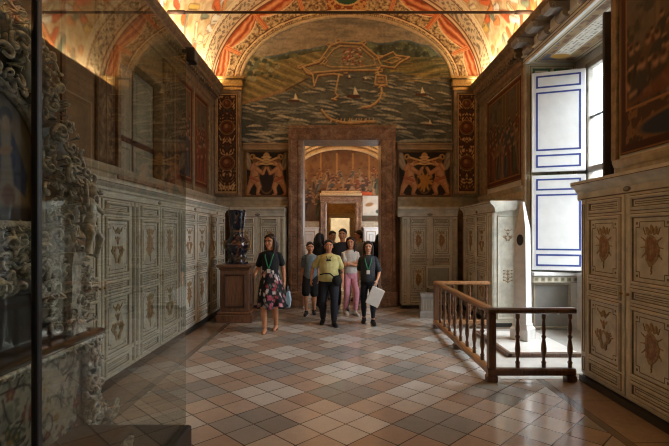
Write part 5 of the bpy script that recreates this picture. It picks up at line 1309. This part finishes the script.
GREENL = cloth('green_lanyard_ribbon', (40, 132, 92), 0.6); TAN = cloth('tan_sandal', (112, 74, 48), 0.6); PALE = cloth('pale_cloth', (206, 198, 190)); PINK = cloth('pink_cloth', (206, 140, 156)); GREYC = cloth('grey_cloth', (96, 100, 104)); DKSHIRT = cloth('charcoal_shirt_cloth', (52, 54, 60), var=0.5, scale=40)
PAPER = cloth('white_paper', (222, 220, 216), 0.7, var=0.06); CORDC = cloth('dark_cord', (30, 26, 24), 0.6)
def lanyard(col, badge=True):
    def ex(t, V, HP, lf, arms, H):
        for sg in (-1, 1):
            f = MB(); f.tube([V(sg*0.03, lf(0.83)+0.035, 0.842), V(sg*0.046, lf(0.82)-0.02, 0.825), V(sg*0.036, lf(0.76)-0.082, 0.76), V(sg*0.012, lf(0.68)-0.090, 0.675), V(0.0, lf(0.65)-0.090, 0.65)], 0.0065*H, 6, flat=0.5); f.build('lanyard_strap', col, t, smooth=True)
        f = MB(); q = V(0.0, lf(0.62)-0.094, 0.625); f.bbox(q.x-0.03, q.x+0.03, q.y-0.004, q.y+0.004, q.z-0.04, q.z+0.03, 0.002); f.build('badge', PAPER, t)
    return ex
def floral(co):
    th = np.arctan2(co[:, 1], co[:, 0])*0.22; z = co[:, 2]; c = Canvas(th, z); c.fill((18, 17, 22), 1.0); rr = random.Random(4)
    for k in range(280):
        x, y, r = rr.uniform(-0.7, 0.7), rr.uniform(0.3, 1.1), rr.uniform(0.012, 0.026); col = rr.choice([(226, 214, 216), (206, 130, 144), (170, 70, 90), (236, 228, 226), (200, 186, 192), (22, 20, 26)])
        for j in range(5): a = j*1.256+k; c.ell(x+r*0.75*math.cos(a), y+r*0.75*math.sin(a), r*0.55, r*0.42, col, a, 0.006)
        c.ell(x, y, r*0.3, r*0.3, (150, 50, 66), 0, 0.006)
        if k % 2: c.cap((x+r, y+r), (x+2.2*r, y+1.6*r), 0.007, 0.004, (88, 120, 96), 0.005)
    return c.c
UP = (0, 0, 1); FW = (0, -1, 0)
DOWNL = lambda x, y, z: (x, y, z, (-0.12, 1, 0), FW, (1, 0, 0))
DOWNR = lambda x, y, z: (x, y, z, (0.12, 1, 0), FW, (-1, 0, 0))
# 1 woman in the flowered skirt
w1 = person((-1.15, 7.75, 0), -0.05, 1.66, 'woman in black top and flowered skirt with green lanyard, walking on the left',
    [(-0.045, -0.07, 0.0, 0.1), (0.040, 0.09, 0.0, 0.0)], [(-0.128, -0.14, 0.585, (-0.25, 1, -0.2), (0, -1, 0.4), (1, 0, 0)), DOWNR(0.140, 0.03, 0.495)],
    (188, 134, 100), ('long', (58, 38, 28)), ('top', BLACKC, 0.565, 0.62, 0.004), ('skirt', floral, 0.262, 0.0), ('sandal', TAN, None), 0.85, 0.0, 0.02, (-0.35, 0.06), 0.0075, lanyard(GREENL))
# 2 person in yellow
def sunglass(t, V, HP, lf, arms, H):
    f = MB()
    for sg in (-1, 1): f.tube([V(sg*0.02, lf(0.75)-0.086, 0.755), V(sg*0.006, lf(0.75)-0.088, 0.755)], 0.010*H, 8)
    f.tube([V(-0.03, lf(0.77)-0.078, 0.80), V(0.0, lf(0.75)-0.086, 0.745), V(0.03, lf(0.77)-0.078, 0.80)], 0.004*H, 6); f.build('sunglasses', CORDC, t, smooth=True)
YEL = cloth('yellow_cream_shirt_cloth', (216, 208, 150), var=0.22, scale=9, c2=(192, 178, 106))
w2 = person((-0.17, 8.35, 0), 0.02, 1.56, 'stocky person in yellow short sleeved shirt and navy trousers, walking in the middle',
    [(-0.068, 0.05, 0.012, -0.15), (0.062, -0.10, 0.0, 0.2)], [(-0.205, -0.02, 0.52, (-0.5, 1, 0), (0.3, -1, 0), (1, 0, 0)), (0.165, 0.0, 0.49, (0.4, 1, 0), (-0.3, -1, 0), (-1, 0, 0))],
    (180, 124, 92), ('bun', (34, 24, 20)), ('shirt', YEL, 0.505, 0.70, 0.016), ('trousers', NAVY, 1.93, 0.006), ('shoe', SHOEB, None), 1.04, 0.012, 0.03, (0.05, 0.03), 0.0075, sunglass)
# 3 girl with the white bag
w3 = person((0.56, 8.45, 0), -0.06, 1.53, 'young woman in charcoal shirt and green lanyard holding a white bag',
    [(-0.050, 0.06, 0.0, -0.1), (0.058, -0.09, 0.0, 0.15)], [DOWNL(-0.118, 0.02, 0.495), (0.105, -0.10, 0.52, (0.6, 1, 0), (-0.5, -1, 0), (-1, 0, 0))],
    (192, 142, 112), ('long', (44, 28, 22)), ('shirt', DKSHIRT, 0.50, 0.85, 0.006), ('trousers', NAVY, 1.84, -0.004), ('shoe', SHOEB, WHITESOLE), 0.82, 0.0, 0.02, (0.06, 0.02), 0.0075, lanyard(GREENL))
# 4 woman in pink trousers
w4 = person((0.25, 9.35, 0), 0.25, 1.60, 'woman in pale top and pink trousers with folded arms',
    [(-0.050, 0.05, 0.0, 0.0), (0.050, -0.06, 0.0, 0.1)], [(0.045, -0.125, 0.675, (-0.8, 0.2, -0.6), (0, -0.3, 1), (0, 1, 0)), (-0.035, -0.130, 0.655, (0.8, 0.2, -0.6), (0, -0.3, 1), (0, 1, 0))],
    (190, 136, 104), ('long', (46, 26, 22)), ('blouse', PALE, 0.53, 0.55, 0.004), ('trousers', PINK, 1.86, 0.0), ('shoe', WHITESOLE, None), 0.86, 0.0, 0.02, (-0.35, 0.05), 0.009)
# 5 boy
w5 = person((-0.57, 9.35, 0), 0.0, 1.50, 'boy in grey blue T-shirt and dark shorts, at the left jamb of the doorway',
    [(-0.050, -0.05, 0.0, -0.1), (0.050, 0.05, 0.0, 0.1)], [DOWNL(-0.112, -0.02, 0.49), DOWNR(0.112, -0.02, 0.49)],
    (184, 134, 104), ('short', (34, 24, 20)), ('shirt', cloth('grey_blue_shirt', (112, 128, 136)), 0.49, 0.7, 0.008), ('shorts', BLACKC, 0.92, 0.006), ('shoe', SHOEB, WHITESOLE), 0.84, 0.0, 0.02, (0.2, 0.05), 0.009)
# people further back
std = [DOWNL(-0.125, -0.02, 0.49), DOWNR(0.125, -0.02, 0.49)]; stf = [(-0.05, 0.05, 0.0, -0.1), (0.05, -0.05, 0.0, 0.1)]
w6 = person((0.10, 10.05, 0), 0.0, 1.78, 'tall man in dark navy shirt behind the person in yellow', stf, std, (176, 124, 94), ('short', (30, 22, 18)), ('shirt', cloth('dark_navy_shirt', (36, 38, 50)), 0.50, 0.7, 0.008), ('trousers', BLACKC, 1.93, 0.004), ('shoe', SHOEB, None), 1.08, 0.006, 0.0, (-0.2, 0), 0.011)
w7 = person((0.52, 11.45, 0), -1.0, 1.76, 'man in light grey shirt turned sideways with a dark backpack, in the doorway', stf, std, (188, 138, 106), ('short', (52, 36, 26)), ('shirt', cloth('light_grey_shirt', (150, 152, 154)), 0.50, 0.7, 0.008), ('trousers', GREYC, 1.93, 0.004), ('shoe', SHOEB, None), 1.05, 0.0, 0.0, (-0.3, 0.1), 0.011)
w8 = person((-0.42, 10.35, 0), 2.6, 1.68, 'dark haired woman in dark clothes facing away, between the boy and the tall man', stf, std, (176, 126, 96), ('long', (22, 17, 15)), ('top', BLACKC, 0.50, 0.7, 0.006), ('trousers', NAVY, 1.93, 0.0), ('shoe', SHOEB, None), 0.96, 0.0, 0.0, (0, 0), 0.011)
w9 = person((-0.50, 11.2, 0), 0.5, 1.60, 'dark haired woman in brown top in the doorway, behind the boy', stf, std, (170, 120, 92), ('long', (24, 18, 16)), ('top', cloth('brown_top', (84, 60, 48)), 0.50, 0.8, 0.006), ('trousers', NAVY, 1.93, 0.0), ('shoe', SHOEB, None), 0.96, 0.0, 0.0, (0.3, 0), 0.011)
w10 = person((-0.14, 11.6, 0), 0.2, 1.74, 'man in tan shirt, farthest back in the middle of the group', stf, std, (182, 130, 98), ('short', (40, 28, 22)), ('shirt', cloth('tan_shirt', (136, 108, 82)), 0.50, 0.7, 0.008), ('trousers', GREYC, 1.93, 0.0), ('shoe', SHOEB, None), 1.05, 0.0, 0.0, (0.2, 0), 0.012)
w11 = person((1.10, 12.1, 0), 0.3, 1.66, 'person in black half hidden by the right door jamb', stf, std, (160, 112, 86), ('long', (20, 16, 14)), ('top', BLACKC, 0.50, 1.6, 0.006), ('trousers', BLACKC, 1.93, 0.0), ('shoe', SHOEB, None), 1.0, 0.0, 0.0, (0.2, 0), 0.012)
# things they carry
t = empty('paper_bag', (0.545, 8.12, 0.36), 0.0, 'white paper bag held by the young woman in the charcoal shirt', 'bag')
f = MB(); f.bbox(-0.12, 0.12, -0.02, 0.02, 0.0, 0.33, 0.008); o = f.build('bag_body', PAPER, t, loc=(0.05, 0, 0.02)); o.rotation_euler = (0, 0.42, 0)
f = MB(); f.tube([(0.13, 0, 0.33), (0.16, 0, 0.42), (0.22, 0, 0.39), (0.24, 0, 0.30)], 0.006, 6); f.build('bag_handle', PALE, t, smooth=True)
t = empty('camera_pouch', (-0.02, 8.14, 0.72), 0.0, 'black round pouch hanging at the waist of the person in yellow', 'bag')
f = MB(); f.ell((0, 0, 0.09), (0.09, 0.05, 0.10), 14, 10); f.build('pouch', BLACKC, t, smooth=True)
f = MB(); f.tube([(-0.05, 0.0, 0.16), (-0.12, 0.02, 0.22), (-0.22, 0.03, 0.22), (-0.30, 0.05, 0.20)], 0.012, 6); f.tube([(0.02, 0.0, 0.18), (0.07, 0.05, 0.22), (0.10, 0.12, 0.24)], 0.012, 6); f.build('belt_strap', BLACKC, t, smooth=True)
t = empty('tote_bag', (-0.85, 7.78, 0.40), 0.0, 'pale blue bag hanging from the hand of the woman in the flowered skirt', 'bag')
f = MB(); f.loft([[(-0.03,-0.09,0),(0.03,-0.09,0),(0.03,0.09,0),(-0.03,0.09,0)], [(-0.045,-0.11,0.12),(0.045,-0.11,0.12),(0.045,0.11,0.12),(-0.045,0.11,0.12)], [(-0.02,-0.10,0.27),(0.02,-0.10,0.27),(0.02,0.10,0.27),(-0.02,0.10,0.27)]]); f.build('bag_body', cloth('pale_blue_bag', (150, 178, 196)), t)
f = MB(); f.tube([(0, -0.08, 0.26), (-0.01, -0.04, 0.36), (-0.01, 0.04, 0.36), (0, 0.08, 0.26)], 0.008, 6); f.build('bag_handle', GREYC, t, smooth=True)
t = empty('backpack', (0.715, 11.58, 1.0), -1.0, 'dark backpack on the man in the light grey shirt', 'backpack')
f = MB(); f.bbox(-0.15, 0.15, 0.10, 0.24, 0.0, 0.46, 0.05); f.bbox(-0.11, 0.11, 0.21, 0.26, 0.04, 0.24, 0.02); f.build('pack_body', BLACKC, t)
for sg in (-1, 1):
    f = MB(); f.tube([(sg*0.10, 0.08, 0.44), (sg*0.13, 0.0, 0.47), (sg*0.13, -0.11, 0.36), (sg*0.14, -0.05, 0.15), (sg*0.13, 0.08, 0.06)], 0.018, 6, flat=0.5); f.build('shoulder_strap', BLACKC, t, smooth=True)
# ------------------------------------------------------------------ rooms beyond the doorway
def hall_vault_fn(c, th, y):
    s = th*2.62; n2 = fbm(s, y, 3, 5); n3 = fbm(s, y, 9, 8, 3)
    c.blend(c.ramp(n2, [(0.3, (166, 112, 62)), (0.5, (214, 176, 118)), (0.7, (232, 208, 160))]), 1.0)
    c.fill((150, 92, 48), np.clip((n3-0.55)*7, 0, 1)*0.6)
    k = (y/2.6) % 1
    c.fill((240, 216, 168), (k < 0.14)*0.9); c.fill((120, 78, 44), (np.abs(k-0.07) < 0.012)*0.8)
    q = (s/1.03) % 1
    c.rframe(0, 9, 0, 99, 0.1, (220, 180, 110)); c.fill((236, 206, 150), (np.abs(q-0.5) < 0.04)*0.8)
def hall(y0, y1, names, end_door, wallm, dz=ZC):
    f = MB(); f.box(-3.3, -2.95, y0, y1, 0, dz+0.1); struct(f.build(names[0], wallm))
    f = MB(); f.box(3.35, 4.35, y0, y1, 0, dz+0.1); struct(f.build(names[1], wallm))
    f = MB()
    a, b, zt = end_door
    f.box(-3.3, a, y1, y1+0.5, 0, 7.9); f.box(b, 4.35, y1, y1+0.5, 0, 7.9); f.box(a, b, y1, y1+0.5, zt, 7.9); struct(f.build(names[2], wallm))
    vault(names[3], y0, y1, 120, np.linspace(y0-0.02, y1+0.02, 140), hall_vault_fn, zc=dz)
WARMWALL = mat('warm_hall_plaster', (0.36, 0.25, 0.14), 0.8, var=0.35, scale=3)
Y2 = 24.0; Y3 = 38.0
hall(YF+0.6, Y2, ('wall_hall_left', 'wall_hall_right', 'wall_hall_back', 'ceiling_hall'), (-0.62, 0.92, 3.3), WARMWALL)
hall(Y2+0.5, Y3, ('wall_gallery_left', 'wall_gallery_right', 'wall_gallery_back', 'ceiling_gallery'), (-0.70, 1.05, 3.0), WARMWALL)
f = MB(); f.box(-3.3, 4.35, YE-0.3, YE, 0, 7.9); struct(f.build('wall_end', mat('pale_end_wall', (0.6, 0.52, 0.38), 0.8, var=0.2, scale=2)))
f = MB(); f.box(-3.3, -2.95, Y3+0.5, YE, 0, 7.9); f.box(3.35, 4.35, Y3+0.5, YE, 0, 7.9); f.box(-3.3, 4.35, Y3+0.5, YE, 7.2, 7.9); struct(f.build('wall_end_sides', WARMWALL))
def crowd_fn(c, w, h):
    rr = random.Random(12); n = fbm(c.U, c.V, 1.5, 3); n2 = fbm(c.U, c.V, 5, 7)
    c.blend(c.ramp(c.V/h+0.25*(n-0.5), [(0.0, (80, 62, 44)), (0.3, (100, 78, 52)), (0.55, (122, 86, 52)), (0.8, (128, 94, 58)), (1.0, (104, 80, 56))]), 1.0)
    c.fill((96, 52, 26), np.clip((n2-0.52)*6, 0, 1)*0.6)
    for k in range(7): c.rect(0.2+0.85*k, 0.28+0.85*k, 0.55*h, 0.95*h, (176, 130, 76), 0.03, 0.8)
    for row, (by, sc) in enumerate(((0.56, 0.20), (0.46, 0.22), (0.40, 0.28), (0.28, 0.32), (0.2, 0.3), (0.08, 0.36))):
        for k in range(9):
            c.figure((k+rr.uniform(0.0, 1.0))/9*w+rr.uniform(-0.2, 0.2), by*h, sc*h*rr.uniform(0.7, 1.0), rr.choice([(140, 66, 40), (84, 92, 94), (160, 130, 88), (104, 58, 42), (70, 78, 60), (200, 180, 150), (66, 52, 44), (160, 104, 50)]), lean=rr.uniform(-0.5, 0.5))
    c.poly([(w*0.36, h*0.40), (w*0.55, h*0.37), (w*0.62, h*0.30), (w*0.40, h*0.27)], (86, 100, 104), 0.05, 0.85)
    c.poly([(w*0.62, h*0.42), (w*0.86, h*0.40), (w*0.88, h*0.29), (w*0.63, h*0.28)], (196, 84, 40), 0.06, 0.9)
    c.grain(0.2, 6, 5)
HW, HR = 2.2, 1.05
p = painted('battle_fresco', (XC-HW, Y2-0.034, 2.35), (1,0,0), (0,0,1), 2*HW, 2.7+HR, 0.03, crowd_fn, thick=0.02, hole=(-0.95, 1.25, 3.64), top=lambda U: 2.7+HR*np.sqrt(np.clip(1-((U-HW)/HW)**2, 0, 1)))
tag(p, 'orange brown arched fresco crowded with figures, in the room beyond the doorway', 'mural')
f = MB(); 
for e, r_ in ((0.08, 0.10), (0.34, 0.07), (0.56, 0.09)): f.tube([(XC-(HW+e)*math.cos(PI*k/50), Y2-0.06, 5.05+(HR+e)*math.sin(PI*k/50)) for k in range(51)], r_, 8)
struct(f.build('trim_16', GOLDCREAM, smooth=True))
f = MB()
for y0, y1 in ((YF+0.6, Y2), (Y2+0.5, Y3)):
    f.prism([(-2.96+a, z) for a, z in cornice_profile()], 'y', y0, y1)
struct(f.build('trim_17', CORN))
f = MB()
for y0, y1 in ((YF+0.6, Y2), (Y2+0.5, Y3)): f.prism([(3.36-a, z) for a, z in cornice_profile()], 'y', y0, y1)
struct(f.build('trim_18', CORN))
door_surround('marble_door_frame', -0.60, 0.90, Y2-0.06, 3.29, 0.34, BRECCIA, 0.1, 0.45, 'second red marble door frame, seen through the doorway under the crowded fresco')
f = MB(); f.bbox(-0.95, 1.25, Y2-0.25, Y2, 3.66, 3.80, 0.02); f.bbox(-0.88, 1.18, Y2-0.18, Y2, 3.80, 3.92, 0.02); struct(f.build('trim_19', GOLDCREAM))
door_surround('marble_door_frame', -0.62, 0.97, Y3-0.01, 3.0, 0.4, STONEBAND, 0.1, 0.45, 'small pale innermost door frame at the far end of the row of rooms')
def white_fn(c, w, h):
    n = fbm(c.U, c.V, 3, 4); c.fill((206, 200, 186), 1.0); c.fill((176, 168, 150), np.clip((n-0.5)*5, 0, 1)*0.5)
    c.figure(w*0.72, 0.15*h, 0.8*h, (84, 96, 78), lean=0.6); c.cap((w*0.55, 0.2*h), (w*0.95, 0.14*h), 0.1, 0.07, (70, 70, 62), 0.05); c.ell(w*0.25, 0.55*h, 0.22, 0.10, (150, 112, 70), 0.2, 0.05)
p = painted('wall_picture', (1.28, Y2-0.09, 2.62), (1,0,0), (0,0,1), 1.45, 1.05, 0.03, white_fn, thick=0.05)
tag(p, 'white wall picture with a green figure, right of the second doorway', 'fresco')
f = MB(); f.bbox(1.24, 3.3, Y2-0.10, Y2, 2.0, 2.30, 0.02); f.bbox(-3.0, -0.98, Y2-0.10, Y2, 2.0, 2.30, 0.02); struct(f.build('trim_20', STONEBAND))
def plain_cabinet(x0, x1, y, lab, group=None):
    t = empty('white_cabinet', ((x0+x1)/2, y, 0), 0, lab, 'cabinet'); w = (x1-x0)/2
    f = MB(); f.box(-w, w, -0.35, 0, 0, 1.94); f.bbox(-w-0.05, w+0.05, -0.42, 0, 1.94, 2.0, 0.01); f.build('carcass', WHITEWOOD, t)
    for k in range(2):
        f = MB(); a = -w+0.05+k*(w-0.02); b = a+w-0.10; f.bbox(a, b, -0.375, -0.35, 0.1, 1.88, 0.006)
        f.build('cabinet_door', WHITEWOOD, t)
        f = MB()
        for z0, z1 in ((0.2, 0.95), (1.05, 1.8)): f.frame(a+0.09, b-0.09, z0, z1, 0.05, -0.375, MPROF); f.frame(a+0.24, b-0.24, z0+0.15, z1-0.15, 0.025, -0.375, MPROF)
        f.build('door_moulding', STONEBAND, t)
plain_cabinet(1.34, 2.9, Y2-0.004, 'white cabinet in the next room, right of the second doorway')
plain_cabinet(-2.86, -1.02, Y2-0.004, 'white cabinet in the next room, left of the second doorway')
def hall_side_fn(seed):
    def fn(c, w, h):
        story_fn(seed, 0.9, True, [(170, 84, 44), (90, 96, 90), (190, 150, 100), (110, 70, 46)])(c, w, h)
    return fn
for k, (y, lab) in enumerate(((22.6, 'fresco with figures on the left wall of the next room'),)):
    p = painted('wall_fresco', (-2.93, 12.0, 2.6), (0,1,0), (0,0,1), 11.0, 1.9, 0.05, hall_side_fn(41), thick=0.02); tag(p, lab, 'fresco')
p = painted('wall_fresco', (3.33, 23.0, 2.6), (0,-1,0), (0,0,1), 11.0, 1.9, 0.05, hall_side_fn(43), thick=0.02); tag(p, 'fresco with figures on the right wall of the next room', 'fresco')
# ------------------------------------------------------------------ light and camera
def area(name, loc, rot, sx, sy, power, col, spread=None):
    L = bpy.data.lights.new(name, 'AREA'); L.shape = 'RECTANGLE'; L.size = sx; L.size_y = sy; L.energy = power; L.color = col
    if spread: L.spread = spread
    o = bpy.data.objects.new(name, L); COL.objects.link(o); o.location = loc; o.rotation_euler = rot; return o
W = bpy.data.worlds.new('sky'); scene.world = W; W.use_nodes = True
nt = W.node_tree; bg = nt.nodes['Background']; bg.inputs[1].default_value = SKY
tc = nt.nodes.new('ShaderNodeTexCoord'); sz = nt.nodes.new('ShaderNodeSeparateXYZ'); rp = nt.nodes.new('ShaderNodeValToRGB')   # overcast sky: brighter overhead, dim ground
nt.links.new(tc.outputs['Generated'], sz.inputs[0]); nt.links.new(sz.outputs[2], rp.inputs[0]); nt.links.new(rp.outputs[0], bg.inputs[0])
el = rp.color_ramp.elements; el[0].position = 0.0; el[0].color = (0.10, 0.105, 0.11, 1); el[1].position = 0.9; el[1].color = (0.92, 0.96, 1.0, 1)
e3 = el.new(0.06); e3.color = (0.26, 0.28, 0.30, 1)
for y0, y1 in BAYS:                                        # daylight portals in the seen window opening and the added one
    o = area('daylight_portal', (4.36, (y0+y1)/2, 2.7), (0, PI/2, 0), 3.5, 2.2, 1.0, (1, 1, 1))
    o.data.cycles.is_portal = True
WARM = (1.0, 0.80, 0.56)
area('cove_lamp', (XL+0.17, 5.0, 5.06), (PI, -0.35, 0), 0.10, 10.8, COVE, WARM)
area('cove_lamp', (XR-0.17, 5.0, 5.06), (PI, 0.35, 0), 0.10, 10.8, COVE, WARM)
for y, L_, p in ((17.5, 12.0, HALL), (31.0, 12.5, HALL*0.8)):
    area('cove_lamp', (-2.72, y, 5.06), (PI, -0.35, 0), 0.10, L_, p, (1.0, 0.76, 0.48)); area('cove_lamp', (3.12, y, 5.06), (PI, 0.35, 0), 0.10, L_, p, (1.0, 0.76, 0.48))
area('hall_fill_light', (3.3, 17.0, 2.4), (0, PI/2, 0), 2.6, 2.0, HALLFILL, (0.95, 0.97, 1.0))  # added fill for the next hall; no window stands there
area('hall_fill_light', (3.3, 22.0, 2.4), (0, PI/2, 0), 2.6, 2.0, HALLFILL, (0.95, 0.97, 1.0))  # second added fill, also without a window
area('end_room_fill', (0.2, 42.0, 6.9), (0, 0, 0), 3, 3, 400, (1.0, 0.9, 0.7))  # overhead fill added to brighten the end room, without a fixture
cam = bpy.data.cameras.new('camera'); cam.lens = 455.0*36/669; cam.sensor_width = 36; cam.sensor_fit = 'HORIZONTAL'
cam.shift_x = (334.5-338)/669; cam.shift_y = (234-223)/669; cam.clip_start = 0.05
co = bpy.data.objects.new('camera', cam); COL.objects.link(co); co.location = (0, 0, 1.65); co.rotation_euler = (PI/2, 0, 0)
scene.camera = co
scene.view_settings.view_transform = 'Standard'; scene.view_settings.look = 'None'; scene.view_settings.gamma = 1.0
scene.view_settings.use_curve_mapping = False; scene.view_settings.exposure = EXPO
scene.cycles.max_bounces = 10; scene.cycles.diffuse_bounces = 5; scene.cycles.glossy_bounces = 4; scene.cycles.transparent_max_bounces = 16
scene.cycles.pixel_filter_type = 'BLACKMAN_HARRIS'; scene.cycles.filter_width = 1.1
scene.cycles.use_denoising = True; scene.cycles.denoising_prefilter = 'ACCURATE'; scene.cycles.caustics_reflective = False; scene.cycles.caustics_refractive = False
scene.cycles.sample_clamp_indirect = 8.0
